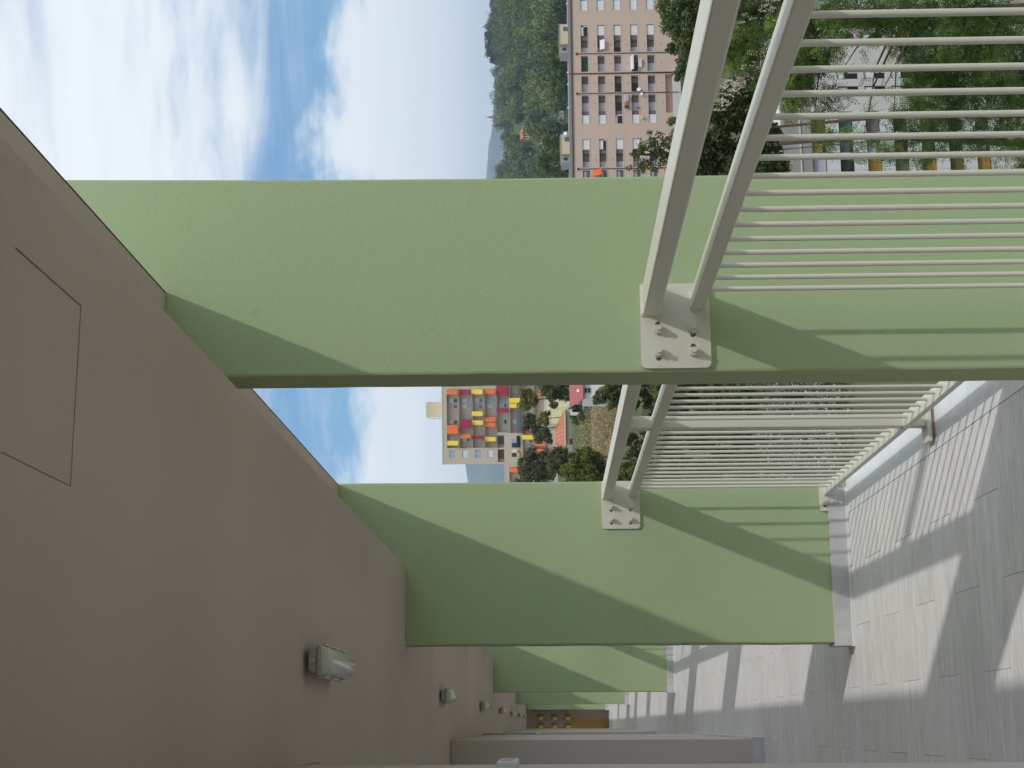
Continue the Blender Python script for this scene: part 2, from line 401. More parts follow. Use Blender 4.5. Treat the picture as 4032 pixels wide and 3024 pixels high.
# ------------------------------------------------------------------ railings
def rounded(x0, x1, z0, z1, r, inner_only=True):
    P = []
    for cx, cz, a0, rr in ((x1, z0, -90, .002), (x1, z1, 0, .002), (x0, z1, 90, r), (x0, z0, 180, r)):
        sx = -1 if cx == x1 else 1; sz = 1 if cz == z0 else -1
        for k in range(5):
            a = R(a0+90*k/4); P.append((cx+sx*rr+rr*math.cos(a), cz+sz*rr+rr*math.sin(a)))
    return P
def slot(cx, cz, L=.018, r=.0075):
    return [(cx+L/2*(1 if k < 7 else -1)+r*math.cos(a), cz+r*math.sin(a))
            for k, a in enumerate([R(-90+30*i) for i in range(7)]+[R(90+30*i) for i in range(7)])]
def plate(root, x0, x1, z0, z1, r, yf, face, bolts, cut=True):
    """bolted plate lying on a fin: yf = fin face, face = -1 towards the viewer; bolts (x, z, slot side)"""
    bm = bmesh.new(); ya, yb = yf+face*.010, yf+face*.0008
    loops = [rounded(x0, x1, z0, z1, r)]+[slot(bx+s*.008, bz) for bx, bz, s in bolts]
    E, L = [], []
    for lp in loops:
        vs_ = [bm.verts.new((x, ya, z)) for x, z in lp]; L.append(vs_)
        E += [bm.edges.new((vs_[i], vs_[(i+1) % len(vs_)])) for i in range(len(vs_))]
    bmesh.ops.triangle_fill(bm, use_beauty=True, use_dissolve=False, edges=E)
    for vs_ in L:
        bk = [bm.verts.new((v.co.x, yb, v.co.z)) for v in vs_]
        for i in range(len(vs_)):
            j = (i+1) % len(vs_); bm.faces.new((vs_[i], vs_[j], bk[j], bk[i]))
    bmesh.ops.recalc_face_normals(bm, faces=bm.faces)
    o_ = origin_of(root)
    for v in bm.verts: v.co -= Vector(o_)
    me = bpy.data.meshes.new('mounting_plate'); bm.to_mesh(me); bm.free(); me.materials.append(MATS['cream_metal'])
    o = bpy.data.objects.new('mounting_plate', me); COL.objects.link(o); o.parent = root
    for bx, bz, s in bolts:
        b = MB(); y0 = ya
        b.tube([(bx, y0, bz), (bx, y0+face*.003, bz)], .0150, 18)
        b.tube([(bx, y0+face*.003, bz), (bx, y0+face*.016, bz)], [.0138, .0128], 6)
        b.tube([(bx, y0+face*.016, bz), (bx, y0+face*.028, bz)], .0068, 12)
        b.obj('bolt', 'cream_metal', o)
    return o
ZH0, ZH1 = 1.190, 1.238
def railing(ya, yb, label, post=True, slots=None, detail=True):
    t = thing('railing', label, 'railing', (1.16, (ya+yb)/2, 0), 'cream metal railings between the fins')
    e = .0105
    MB().box(1.117, 1.204, ya+e, yb-e, ZH0, ZH1).obj('handrail', 'cream_metal', t, bevel=.006)
    MB().box(1.132, 1.186, ya+e, yb-e, 1.064, 1.102).obj('middle_rail', 'cream_metal', t, bevel=.004)
    MB().box(1.128, 1.184, ya+e, yb-e, .094, .118).obj('bottom_rail', 'cream_metal', t, bevel=.003)
    yp = (ya+yb)/2 if post is True else post
    for x0, x1, z0, z1 in ((1.117, 1.204, ZH0, ZH1), (1.132, 1.186, 1.064, 1.102)):
        c4 = [(x1, z1), (x0, z1), (x0, z0), (x1, z0)]; P = []
        for (ax0, az0), (ax1, az1) in zip(c4, c4[1:]):
            for k in range(7): P.append((ax0+(ax1-ax0)*k/7+rnd.gauss(0, .0008), yb-.0125+rnd.gauss(0, .0006), az0+(az1-az0)*k/7+rnd.gauss(0, .0008)))
        MB().tube(P, [rnd.uniform(.0022, .0046) for _ in P], 6).obj('weld_bead', 'cream_metal', t)
    spans = [(ya+.10, yb-.13)]
    if post:
        MB().box(1.1345, 1.1835, yp-.028, yp+.028, .031, ZH0-.0005).obj('post', 'cream_metal', t, bevel=.003)
        p = MB().box(1.07, 1.225, yp-.05, yp+.05, .0135, .031).obj('post_base_plate', 'cream_metal', t, bevel=.002)
        MB().box(1.09, 1.21, yp-.047, yp+.047, .0022, .013).obj('packing_shim', 'rust', p)
        spans = [(ya+.10, yp-.09), (yp+.09, yb-.13)]
    me = None
    for a, b in spans:
        n = max(1, round((b-a)/.1105))
        for k in range(n+1):
            y = a+(b-a)*k/n
            if me is None:
                o = MB().tube([(1.159, y, .1178), (1.159, y, 1.0642)], .0066, 12, cap=False).obj('baluster', 'cream_metal', t); me = o.data; y_first = y
            else:
                o = bpy.data.objects.new('baluster', me); COL.objects.link(o); o.parent = t; o.location = (0, y-y_first, 0)
    s1 = slots or [-1, -1, -1, -1]
    for yf, face in ((yb, -1), (ya, 1)):
        B = [(1.077, 1.196, s1[0]), (1.079, 1.099, s1[1]), (1.012, 1.196, s1[2]), (1.012, 1.099, s1[3])]
        plate(t, .967, 1.2115, 1.050, 1.2445, .016, yf, face, B)
        plate(t, 1.049, 1.192, .040, .140, .010, yf, face, [(1.092, .113, -1), (1.092, .067, -1)])
    return t
railing(.33+TH, 4.15, 'cream railing closest to the viewer, bolted to the large outer green fin', post=1.95, slots=[1, -1, -1, 1])
railing(4.15+TH, 7.72, 'cream railing with one post between the large outer fin and the first deep fin', post=5.925)
seq = [(7.72+TH, 11.79), (11.79+TH, 15.61), (15.61+TH, 19.18), (19.18+TH, 23.25), (23.25+TH, 27.07), (27.07+TH, 30.64), (30.64+TH, 34.71), (34.71+TH, 42.1)]
ord_ = ['first', 'second', 'third', 'fourth', 'fifth', 'sixth', 'seventh', 'eighth']
for k, (a, b) in enumerate(seq):
    railing(a, b, 'cream railing hidden beyond the first deep fin, %s bay behind it' % ord_[k])
railing(-8.0, .33, 'cream railing behind the viewer')

# ------------------------------------------------------------------ bulkhead lights on the ceiling
def lamp(y, label):
    x = .19; t = thing('ceiling_light', label, 'ceiling light', (x, y, Z_C), 'batten lights along the ceiling')
    L = .56
    b = MB()
    for yy in (y+.10, y+L-.10): b.box(x-.03, x+.03, yy-.02, yy+.02, Z_C-.016, Z_C-.0005)
    b.obj('mounting_bracket', 'lamp_grey', t, bevel=.003)
    base = MB(); prof = [(-.026, -.014), (.026, -.014), (.036, -.028), (.041, -.040), (-.041, -.040), (-.036, -.028)]
    base.prism([(x+a, Z_C+c) for a, c in prof], y, y+L)
    base.obj('housing', 'lamp_grey', t, bevel=.004)
    g = MB(); g.tube([(x, y+.0006, Z_C-.027), (x, y-.010, Z_C-.027)], [.012, .010], 14); g.obj('cable_gland', 'lamp_grey', t)
    rim = MB().prism([(x-.045, Z_C-.0405), (x+.045, Z_C-.0405), (x+.045, Z_C-.052), (x-.045, Z_C-.052)], y-.004, y+L+.004).obj('rim', 'lamp_grey', t, bevel=.003)
    d = MB(); n = 11; half = [(x+.042*math.cos(a), Z_C-.0525-.034*math.sin(a)) for a in [math.pi*k/(n-1) for k in range(n)]]
    v, f = [], []
    secs = [(y-.001, 0.45), (y+.004, .74), (y+.014, .93), (y+.03, 1.0), (y+L-.03, 1.0), (y+L-.014, .93), (y+L-.001, .5)]
    for yy, sc in secs:
        for px, pz in half: v.append((x+(px-x)*(.82+.18*sc), yy, Z_C-.0525+(pz-(Z_C-.0525))*sc))
    for i in range(len(secs)-1):
        for k in range(n-1): f.append((i*n+k, i*n+k+1, (i+1)*n+k+1, (i+1)*n+k))
    f += [tuple(range(n))[::-1], tuple((len(secs)-1)*n+k for k in range(n))]
    d.add(v, f, True); d.obj('diffuser', 'lamp_clear', t)
    for s in (-1, 1):
        for k in range(3):
            yy = y+.05+k*(L-.1)/2.4
            MB().box(x+s*.0455, x+s*.050, yy, yy+.10, Z_C-.060, Z_C-.034).obj('clip', 'white_plastic', t, bevel=.001)
    return t
lamp_l = ['grey batten light with clear cover, the big closest one on the ceiling'] + \
    ['grey batten light with clear cover, %s along the ceiling' % o for o in ord_[1:7]]
for k in range(7): lamp(4.57+5.50*k, lamp_l[k])

# plastic boxes on the pilasters
def wall_box(y, z, label, n=.30):
    t = thing('wall_box', label, 'wall box', (-.105, y, z), 'plastic boxes on the inner wall')
    b = MB(); b.box(-.1045, -.078, y-n, y, z-.022, z+.022); b.obj('box_body', 'white_plastic', t, bevel=.004)
    MB().box(-.097, -.083, y+.0003, y+.0012, z-.014, z+.014).obj('end_shade_plate', 'hollow_shade', t)  # flat dark plate, its colour standing in for shade inside a hollow end
    MB().box(-.0779, -.0765, y-n+.03, y-.02, z-.012, z+.012).obj('cover_strip', 'lamp_grey', t)
    return t
wall_box(3.75, 1.605, 'white plastic trunking piece on the inner wall closest to the viewer')
w2 = wall_box(16.5, 1.66, 'small white plastic box far down the inner wall under a grey conduit', .16)
MB().box(-.1045, -.085, 16.40, 16.46, 1.69, Z_C-.003).obj('conduit', 'lamp_grey', w2)

# ------------------------------------------------------------------ gas pipes on the end wall
gp = thing('gas_pipe_manifold', 'yellow gas pipes and valves in front of the end wall', 'gas pipes', (.05, YB-.15, 0))
for k in range(8):
    x0 = .145-.034*k; c = k < 4; vx = .185 if c else -.045; zt = (1.86, 1.49, 1.13)[k % 3]
    P = [(x0, YB-.08, .015), (x0, YB-.08, .80+.02*k), (x0+(.10 if c else .03), YB-.09, 1.0+.01*k), (vx+.02*(k % 3), YB-.10, 1.12)]
    MB().tube(P, .0105, 6).obj('gas_pipe', 'gas_pipe' if k % 2 else 'gas_yellow', gp)
for vx in (.185, -.045):
    MB().tube([(vx-.02, YB-.10, 1.05), (vx-.02, YB-.10, 2.0)], .015, 8).obj('riser_pipe', 'gas_pipe', gp)
    for z in (1.85, 1.475, 1.115):
        v = MB(); v.tube([(vx+.07, YB-.12, z+.10), (vx+.07, YB-.12, z-.09)], .02, 8); v.box(vx-.03, vx+.10, YB-.14, YB-.10, z+.03, z+.06)
        vb = v.obj('valve_body', 'rust', gp)
        MB().prism([(vx-.055, z-.06), (vx+.0, z-.07), (vx+.02, z+.02), (vx-.02, z+.055), (vx-.06, z+.03)], YB-.20, YB-.16).obj('valve_handle', 'valve_yellow', vb)
MB().tube([(.375, YB-.1, 1.10), (.375, YB-.1, 2.1)], .017, 8).obj('riser_pipe', 'steel', gp)
for z in (1.93, 1.54, 1.15): MB().tube([(.375, YB-.1, z), (.16, YB-.1, z)], .012, 6).obj('branch_pipe', 'steel', gp)

# ================================================================== TERRAIN
CP = np.array([(8,45,-12.5),(10,52,-12.4),(12,62,-12.3),(15,85,-12.3),(19,112,-11.6),(24,135,-9.6),(24,50,-24),(32,80,-35),(40,100,-44),(52,130,-54),(58,150,-58),(-50,0,-8),(0,0,-13),(0,60,-12.5),(8,15,-14),(12,32,-15),(-30,100,-8),(-60,250,0),(8,60,-12.3),(13,75,-12.3),(17,100,-12.5),(21,125,-11),
  (30,150,-6.5),(36,180,-3.6),(44,215,-1.5),(50,260,-1),(65,355,0),(120,420,-8),(20,260,3),(30,60,-28),(44,100,-44),(75,165,-58),(95,178,-56),(60,140,-54),(140,200,-58),
  (100,262,-27),(125,268,-27),(150,280,-26),(100,330,-20),(200,450,-16),(300,700,-4),(420,1000,18),(330,1000,16),(470,1250,36),(560,1300,40),(620,1300,44),(540,1150,30),(250,1300,18),
  (700,1300,50),(100,1500,20),(520,1700,30),(900,1800,60),(-300,900,10),(0,3000,20),(1500,3000,40),(3000,3500,40),(-1500,1500,10),(2500,500,20),(600,200,-20),(600,-500,-10),(-600,-600,-5),
  (1200,7500,20),(4000,7500,20),(-2000,7500,10),(4200,-1500,10),(-2500,-1800,0)], float)
def terr(X, Y):
    X = np.asarray(X, float); Y = np.asarray(Y, float); sh = X.shape; X = X.ravel(); Y = Y.ravel()
    d2 = (X[:, None]-CP[None, :, 0])**2+((Y[:, None]-CP[None, :, 1]))**2
    loc = 6.0+.006*(X*X+Y*Y)[:, None]**.5
    w = 1/(d2+loc**2)**1.9
    return ((w*CP[None, :, 2]).sum(1)/w.sum(1)).reshape(sh)
def axis(segs):
    out = []
    for a, b, s in segs: out += list(np.arange(a, b, s))
    return np.array(out+[segs[-1][1]])
gx = axis([(-2900, -300, 325), (-300, -10, 29), (-10, 160, 2.5), (160, 700, 9), (700, 1500, 80), (1500, 4400, 290)])
gy = axis([(-1900, -100, 300), (-100, 0, 20), (0, 300, 3), (300, 500, 8), (500, 1450, 19), (1450, 3000, 155), (3000, 7900, 490)])
GX, GY = np.meshgrid(gx, gy); GZ = terr(GX, GY)
nx, ny = len(gx), len(gy)
idx = np.arange(nx*ny).reshape(ny, nx)
Q = np.stack([idx[:-1, :-1], idx[:-1, 1:], idx[1:, 1:], idx[1:, :-1]], -1).reshape(-1, 4)
npmesh('ground', np.stack([GX, GY, GZ], -1).reshape(-1, 3), Q, np.zeros(len(Q)), 'terrain', kind='structure')
def ground_hit(ix, iy, y0=25, y1=1500, step=1.0):
    r = ray(ix, iy); Y = np.arange(y0, y1, step); P = CAM+np.outer(Y/r[1], r)
    z = terr(P[:, 0], P[:, 1]); k = np.argmax(P[:, 2] < z)
    return P[k] if P[k, 2] < z[k] else None
# far mountain
mX = np.linspace(-1000, 5200, 120); mY = np.linspace(4600, 7600, 36); MX, MY = np.meshgrid(mX, mY)
ridge = np.interp(MX, [-1000, 500, 960, 1100, 1500, 2180, 2420, 2700, 3200, 4200, 5200], [120, 260, 338, 345, 300, 248, 232, 222, 240, 200, 150])
g2 = np.random.default_rng(3)
mz = ridge*np.exp(-((MY-6000)/900)**2)+sum(6/k*np.sin(MX*.004*k*1.7+g2.uniform(0, 6)+MY*.003*k)*np.cos(MY*.004*k+g2.uniform(0, 6)) for k in range(1, 7))*(ridge/250)
mi = np.arange(MX.size).reshape(MX.shape)
MQ = np.stack([mi[:-1, :-1], mi[:-1, 1:], mi[1:, 1:], mi[1:, :-1]], -1).reshape(-1, 4)
npmesh('mountain', np.stack([MX, MY, mz], -1).reshape(-1, 3), MQ, np.zeros(len(MQ)), 'mountain_forest', kind='structure')

# ================================================================== FOLIAGE
def leaf_quads(g, P, Nrm, ln, wd):
    n = len(P)
    a = g.normal(size=(n, 3)); a -= Nrm*(a*Nrm).sum(1, keepdims=True); a /= np.linalg.norm(a, axis=1, keepdims=True)+1e-9
    b = np.cross(Nrm, a); l = (ln*g.uniform(.6, 1.3, n))[:, None]; w = (wd*g.uniform(.6, 1.3, n))[:, None]
    V = np.stack([P-a*l*.5, P+b*w*.5, P+a*l*.5, P-b*w*.5], 1).reshape(-1, 3)
    return V, np.arange(4*n).reshape(n, 4)
def cloud(g, lobes, n, ln, wd, rough=.55):
    lobes = np.asarray(lobes, float); wgt = lobes[:, 3]*lobes[:, 5]; pick = g.choice(len(lobes), n, p=wgt/wgt.sum())
    d = g.normal(size=(n, 3)); d /= np.linalg.norm(d, axis=1, keepdims=True)
    rad = g.uniform(.25, 1.0, n)**.55
    wob = 1+.22*np.sin(d[:, 0]*5+pick*1.7)*np.cos(d[:, 2]*6+pick)+.12*np.sin(d[:, 1]*13+pick*3)
    P = lobes[pick, :3]+d*(rad*wob)[:, None]*lobes[pick, 3:6]
    nr = d+g.normal(size=(n, 3))*rough; nr /= np.linalg.norm(nr, axis=1, keepdims=True)
    V, Q_ = leaf_quads(g, P, nr, ln, wd)
    lobe_t = g.uniform(-.18, .18, len(lobes))[pick]
    tint = np.clip(.5+lobe_t+g.normal(0, .17, n), 0, 1)
    return V, Q_, tint
def sub_lobes(g, c, r, k, spread=.72, size=(.34, .55), flat=1.0):
    """a crown of radius r as many smaller leafy masses"""
    out = []
    for _ in range(k):
        d = g.normal(size=3); d /= np.linalg.norm(d); q = g.uniform(.35, 1)**.5*spread
        s = g.uniform(*size)
        out.append((*(np.array(c)+d*q*np.array(r)), s*r[0], s*r[1], s*r[2]*flat))
    return out
seed = [10]
def tree(name, label, blobs, Y, m, leaf, n, cat='tree', group=None, dY=.35, k=9, trunk=True, aspect=.55, base=None, limb=True, flat=1.0, rmax=.16):
    """blobs: (picture x, picture y, radius in picture px[, distance shift]) -> leafy masses at distance Y"""
    seed[0] += 1; g = np.random.default_rng(seed[0]); L = []; cs = []
    for bl in blobs:
        ix, iy, rp = bl[:3]; sh = bl[3] if len(bl) > 3 else g.uniform(-dY, dY)*rp/F_PX*Y*2
        c = at(ix, iy, Y+sh); r = rp/F_PX*Y; cs.append((c, r))
        L += sub_lobes(g, c, (r, r, r), k, flat=flat)
    cx = np.mean([c[0] for c, r in cs]); cy = np.mean([c[1] for c, r in cs])
    bz = float(terr(np.array([cx]), np.array([cy]))[0]) if base is None else base
    t = thing(name, label, cat, (cx, cy, bz), group)
    V, Q_, ti = cloud(g, L, int(n*1.5), leaf*.8, leaf*.8*aspect)
    npmesh('crown', V, Q_, ti, m, t)
    if trunk:
        top = max(c[2] for c, r in cs); low = min(c[2]-r for c, r in cs)
        zt = max(bz+.5, low*.4+top*.6); rt = min(rmax, max(.05, (top-bz)*.014))
        mid = (bz+zt)/2
        MB().tube([(cx, cy, bz-.5), (cx+.04*(zt-bz), cy, mid), (cx, cy, zt)], [rt*1.3, rt, rt*.45], 8).obj('trunk', 'bark', t)
        if limb:
            for c, r in cs[:6]:
                MB().tube([(cx, cy, max(bz+.3, min(zt, c[2]-r*.8))), tuple((np.array((cx, cy, zt))*.4+c*.6)-np.array((0, 0, r*.25))), tuple(c)], [rt*.5, rt*.3, rt*.1], 5, cap=False).obj('limb', 'bark', t)
    return t

# --- black locust close by, with pinnate leaves and hanging blossom
def pinnate(g, C, n_pairs=5, ln=.20, lw=.019, ll=.045):
    """compound leaves at points C: (n,3); returns leaflet quads"""
    n = len(C); ax = g.normal(size=(n, 3)); ax[:, 2] = -abs(ax[:, 2])*.55-.12; ax /= np.linalg.norm(ax, axis=1, keepdims=True)
    up = g.normal(size=(n, 3))*.55+np.array([0, 0, 1.0]); sd = np.cross(ax, up); sd /= np.linalg.norm(sd, axis=1, keepdims=True); nm = np.cross(sd, ax)
    Vs = []; sc = g.uniform(.75, 1.25, n)[:, None]
    for p in range(n_pairs+1):
        s0 = C+ax*(ln*(p+.8)/(n_pairs+1))*sc-nm*(.03*(p/n_pairs)**2)*sc
        for sg in ((-1, 1) if p < n_pairs else (0,)):
            d = sd*sg*.93+ax*.34+nm*g.normal(0, .16, (n, 1)) if sg else ax
            d /= np.linalg.norm(d, axis=1, keepdims=True)
            w = np.cross(d, nm); w /= np.linalg.norm(w, axis=1, keepdims=True)
            l_ = ll*sc*(1-.18*abs(p-n_pairs*.45)/n_pairs*2)
            Vs.append(np.stack([s0, s0+d*l_*.5+w*lw*.5*sc, s0+d*l_, s0+d*l_*.5-w*lw*.5*sc], 1))
    V = np.stack(Vs, 1); k = V.shape[1]
    return V.reshape(-1, 3), np.arange(n*k*4).reshape(-1, 4), k
LY = 24.0
CL = [(2860,40,90,110),(2960,70,100,130),(2840,190,80,90),(2930,190,95,110),(3060,40,110,130),(3060,170,110,140),(3130,290,80,80),(3010,300,70,60),(3020,390,45,25),
  (3180,110,115,150),(3300,40,110,140),(3270,190,60,60),(3430,70,95,110),(3550,50,110,140),(3560,180,90,100),(3670,80,120,160),(3780,50,120,150),(3790,190,120,150),(3900,70,95,90),(4010,170,120,130),(3900,210,110,130),
  (3650,250,120,150),(3600,330,80,80),(3740,330,110,130),(3880,340,110,130),(4000,320,110,120),(3610,430,70,70),(3720,440,100,110),(3830,440,70,40),(3960,440,100,95),
  (3190,240,80,80),(3130,370,75,70),(3250,400,80,55),(3300,300,45,8),(3220,460,40,14),(3300,460,60,16),(3420,470,55,18),(3430,420,30,6),(3100,470,50,20),(3090,330,60,60),(3100,400,45,45),(3250,560,50,40),(3200,520,40,26),(3480,600,45,40),(3330,520,40,30),(3520,470,45,40),(3820,560,50,44),(3660,500,50,40),
  (3580,540,60,55),(3640,610,60,50),(3560,640,50,30),(3390,590,45,26),(3430,560,35,18),(3350,620,50,22),(3730,540,60,40),(3760,640,60,18),(3900,560,70,50),(3990,570,70,60),(4020,660,50,36),(3920,650,45,24),(3480,350,40,8),(3400,330,60,5),(3390,190,40,6)]
gl = np.random.default_rng(77)
lo = thing('locust_tree', 'leafy green locust tree with white blossom close outside the railing', 'tree', (12.8, LY+1.8, float(terr(np.array([12.8]), np.array([LY+1.8]))[0])))
trunk_b = np.array(lo.location); pts = []; hubs = []
for ix, iy, rp, n in CL:
    c = at(ix, iy, LY+gl.uniform(-1.6, 1.6)); r = rp/F_PX*LY; hubs.append((c, r))
    n = int(n*(4.4 if n > 60 else (2.6 if n > 30 else 1.3))); d = gl.normal(size=(n, 3)); d /= np.linalg.norm(d, axis=1, keepdims=True)
    pts.append(c+d*(gl.uniform(0, 1, n)**.5)[:, None]*r*np.array([1, 1.5, 1.0]))
pts = np.concatenate(pts)
V, Q_, kk = pinnate(gl, pts)
lt = np.repeat(np.clip(.42+gl.normal(0, .2, len(pts))+.25*np.sin(pts[:, 0]*4)*np.cos(pts[:, 2]*3), 0, 1), kk)
npmesh('crown', V, Q_, np.clip(lt+gl.normal(0, .06, len(lt)), 0, 1), 'leaf_locust', lo)
zt = hubs[0][0][2]-1.2
MB().tube([tuple(trunk_b-np.array((0, 0, .4))), (12.6, LY+1.6, -9.5), (12.4, LY+1.4, -6), (12.0, LY+1, zt)], [.22, .17, .12, .04], 9).obj('trunk', 'bark', lo)
for j, (c, r) in enumerate(hubs):
    if j % 3 == 0:
        z0 = max(trunk_b[2]+2, min(zt-.3, c[2]-1.2)); q = np.array((12.4, LY+1.4, z0))
        MB().tube([tuple(q), tuple(q*.45+c*.55+np.array((0, 0, .15))), tuple(c)], [.035, .014, .004], 5, cap=False).obj('limb', 'bark', lo)
fl = []
for ix, iy, n in [(2878,127,14),(2907,304,40),(2873,321,50),(2861,350,50),(2844,380,45),(2832,415,30),(2945,262,35),(2975,250,35),(3000,215,30),(3016,20,40),(2985,175,24),(2930,60,12),(3065,80,10),(2925,290,40),(2890,335,30)]:
    for _ in range(max(3, n//3)):
        c = at(ix, iy, LY-.8+gl.uniform(-.6, .4))+gl.normal(size=3)*np.array([.075, .15, .085]); L_ = gl.uniform(.07, .13); d = np.array([gl.normal(0, .3), gl.normal(0, .3), -1.0])
        u = gl.uniform(0, 1, 11)[:, None]; fl.append(c+d*u*L_+gl.normal(size=(11, 3))*.013*(1.15-u))
fl = np.concatenate(fl); nn = gl.normal(size=fl.shape); nn /= np.linalg.norm(nn, axis=1, keepdims=True)
V, Q_ = leaf_quads(gl, fl, nn, .026, .020)
npmesh('blossom', V, Q_, gl.uniform(0, 1, len(Q_)), 'blossom', lo)

# --- other trees on the right
tree('evergreen_tree', 'dark dense evergreen tree below the handrail of the near railing', [(2730,600,95),(2830,570,95),(2900,640,90),(2980,560,90),(2980,660,90),(2790,660,80),(2870,480,75),(2960,470,60),(2700,680,70),(3050,660,80),(2940,380,60),(2900,450,70),(2880,390,70),(2830,440,64),(2950,310,60),(2900,320,50)], 44, 'leaf_dark', .15, 17000, rmax=.07, limb=False)
tree('bushy_tree', 'olive green bushy tree covering the foot of the pink block', [(2620,30,56),(2665,100,66),(2700,40,80),(2730,130,75),(2690,180,56),(2740,10,70),(2650,190,30),(2680,260,40),(2710,240,48),(2660,300,26)], 85, 'leaf_mid', .26, 9000)
tree('loose_tree', 'loose small leaved tree standing up before the lower left pink windows', [(2590,560,48),(2540,590,46),(2600,640,60),(2540,660,46),(2500,610,26),(2640,560,38),(2560,520,18),(2650,680,60),(2480,660,18)], 70, 'leaf_mid', .19, 1500, k=7)
tree('hedge_tree', 'green tree at the left foot of the pink block', [(2655,480,30),(2665,530,34),(2690,450,30),(2690,600,45),(2720,560,60)], 240, 'leaf_bright', .6, 2200)
tree('evergreen_tree', 'very dark tree left of the grey block between the near bars', [(2930,700,90),(3010,600,90),(3040,690,90),(2980,620,80),(3030,520,50),(3000,440,40)], 100, 'leaf_dark', .34, 9000, rmax=.07, limb=False)
# --- trees between the two fins
tree('olive_tree', 'dense grey green tree below the flat roofed wing with orange awning', [(2110,1810,58),(2090,1860,60),(2140,1870,60),(2060,1880,50),(2150,1800,40),(2060,1830,36)], 190, 'leaf_olive', .42, 6500)
tree('round_tree', 'darker bluish tree left of the terracotta roof', [(2190,1790,40),(2180,1820,44),(2230,1800,40),(2215,1840,40)], 150, 'leaf_olive', .33, 4500)
tree('green_tree', 'bright green tree mass on the slope behind the far handrail', [(2260,1850,58),(2310,1880,62),(2350,1830,55),(2300,1800,46),(2370,1890,50),(2240,1890,50),(2290,1775,26),(2340,1795,30)], 112, 'leaf_bright', .26, 8500)
tree('yellow_tree', 'round yellow green tree in front of the colourful block', [(2070,1560,34),(2090,1590,34),(2060,1595,28),(2100,1560,28),(2080,1575,38)], 235, 'leaf_yellow', .5, 3200)
tree('yellow_shrub', 'small yellow shrub above the terracotta roof', [(2135,1645,24),(2150,1630,20),(2125,1660,18),(2150,1660,18)], 222, 'leaf_yellow', .42, 1300)
tree('feathery_tree', 'dark feathery tree left of the yellow shrub', [(2080,1660,28),(2110,1690,32),(2140,1700,30),(2090,1640,20),(2120,1720,26),(2160,1725,24),(2070,1690,16)], 226, 'leaf_olive', .5, 3200)
tree('tall_cypress', 'tall drooping dark tree right of the street lamp', [(2160,1540,36),(2195,1550,38),(2225,1560,34),(2150,1520,30),(2180,1590,24),(2210,1520,34)], 200, 'leaf_olive', .42, 4000)
tree('garden_bush', 'green bush beside the red sheet roof', [(2370,1560,36),(2400,1540,34),(2350,1580,26),(2430,1560,30),(2410,1590,24),(2440,1520,30)], 112, 'leaf_mid', .25, 3400)
tree('garden_shrub', 'small green shrub against the pale wall of the terracotta house', [(2255,1645,17),(2270,1635,14),(2265,1660,15)], 205, 'leaf_bright', .4, 900)
tree('garden_shrub', 'green shrub on the terrace edge right of the terracotta house', [(2260,1600,18),(2280,1610,16),(2285,1640,20)], 190, 'leaf_mid', .4, 1000)
tree('slope_bush', 'dark bush between handrail and middle rail of the second railing', [(2500,1545,46),(2540,1530,46),(2560,1580,40),(2500,1590,26),(2580,1620,36)], 92, 'leaf_dark', .22, 4200)
tree('slope_bush', 'green bush under the handrail beside the bolted plate', [(2450,1850,46),(2480,1880,50),(2500,1830,40),(2440,1890,30),(2520,1880,40)], 84, 'leaf_bright', .2, 4200)
tree('slope_bush', 'brownish bush under the dry grass slope', [(2480,1720,36),(2510,1760,34),(2490,1790,30),(2530,1690,26)], 100, 'leaf_olive', .24, 2200)
gb = []
for j, (ix, iy, r) in enumerate([(2620,1560,60),(2680,1640,66),(2620,1700,56),(2640,1800,66),(2720,1550,62),(2740,1860,66),(2800,1600,62),(2760,1720,66),(2830,1700,60),(2860,1540,60),(2860,1820,62),(2900,1620,52),(2650,1880,60),(2920,1750,46),(2940,1560,40),(2930,1870,46),(2960,1640,40),(2960,1800,40),(2580,1860,50),(2890,1700,50),(2700,1720,56),(2780,1880,56),(2760,1530,50)]):
    tree('hedge_shrub', 'dark green shrub in the thick hedge seen through the far bars', [(ix, iy, r), (ix+30, iy+20, r*.7), (ix-26, iy-24, r*.7)], 80+6*math.sin(j*2.1), ['leaf_mid', 'leaf_dark', 'leaf_mid'][j % 3], .24, 2600, 'shrub', 'shrubs of the hedge behind the far bars', trunk=False)

# --- meadow with white flowers, dry slope
def scatter(name, poly, n, m, ln, wd, up=.0, lift=.0, y0=25, y1=400, sd=1):
    g = np.random.default_rng(sd); P = []
    (x0, x1, a0, a1) = poly
    for _ in range(n):
        p = ground_hit(g.uniform(x0, x1), g.uniform(a0, a1), y0, y1, 2.0)
        if p is not None: P.append(p)
    P = np.array(P); P[:, 0] += g.normal(0, .6, len(P)); P[:, 1] += g.normal(0, 1.5, len(P))
    P[:, 2] = terr(P[:, 0], P[:, 1])+lift*g.uniform(.3, 1.2, len(P))
    nr = g.normal(size=P.shape); nr[:, 2] *= (1-up); nr /= np.linalg.norm(nr, axis=1, keepdims=True)
    V, Q_ = leaf_quads(g, P, nr, ln, wd)
    return npmesh(name, V, Q_, g.uniform(0, 1, len(Q_)), m, kind='stuff')
tag(scatter('meadow_grass', (2950, 3330, 1480, 1930), 16000, 'leaf_meadow', .45, .14, .5, .2, 30, 130, 5), 'grey green meadow grass below the railing', 'meadow')
tag(scatter('wild_flowers', (2985, 3330, 1480, 1930), 4200, 'petal_white', .11, .10, 0, .4, 30, 120, 6), 'white wild flowers scattered over the meadow', 'flowers')
tag(scatter('dry_grass', (2325, 2425, 1555, 1790), 9000, 'straw', .5, .10, .6, .3, 110, 260, 7), 'straw coloured dry grass on the slope', 'dry grass')
p0 = at(2985, 1700, 96)

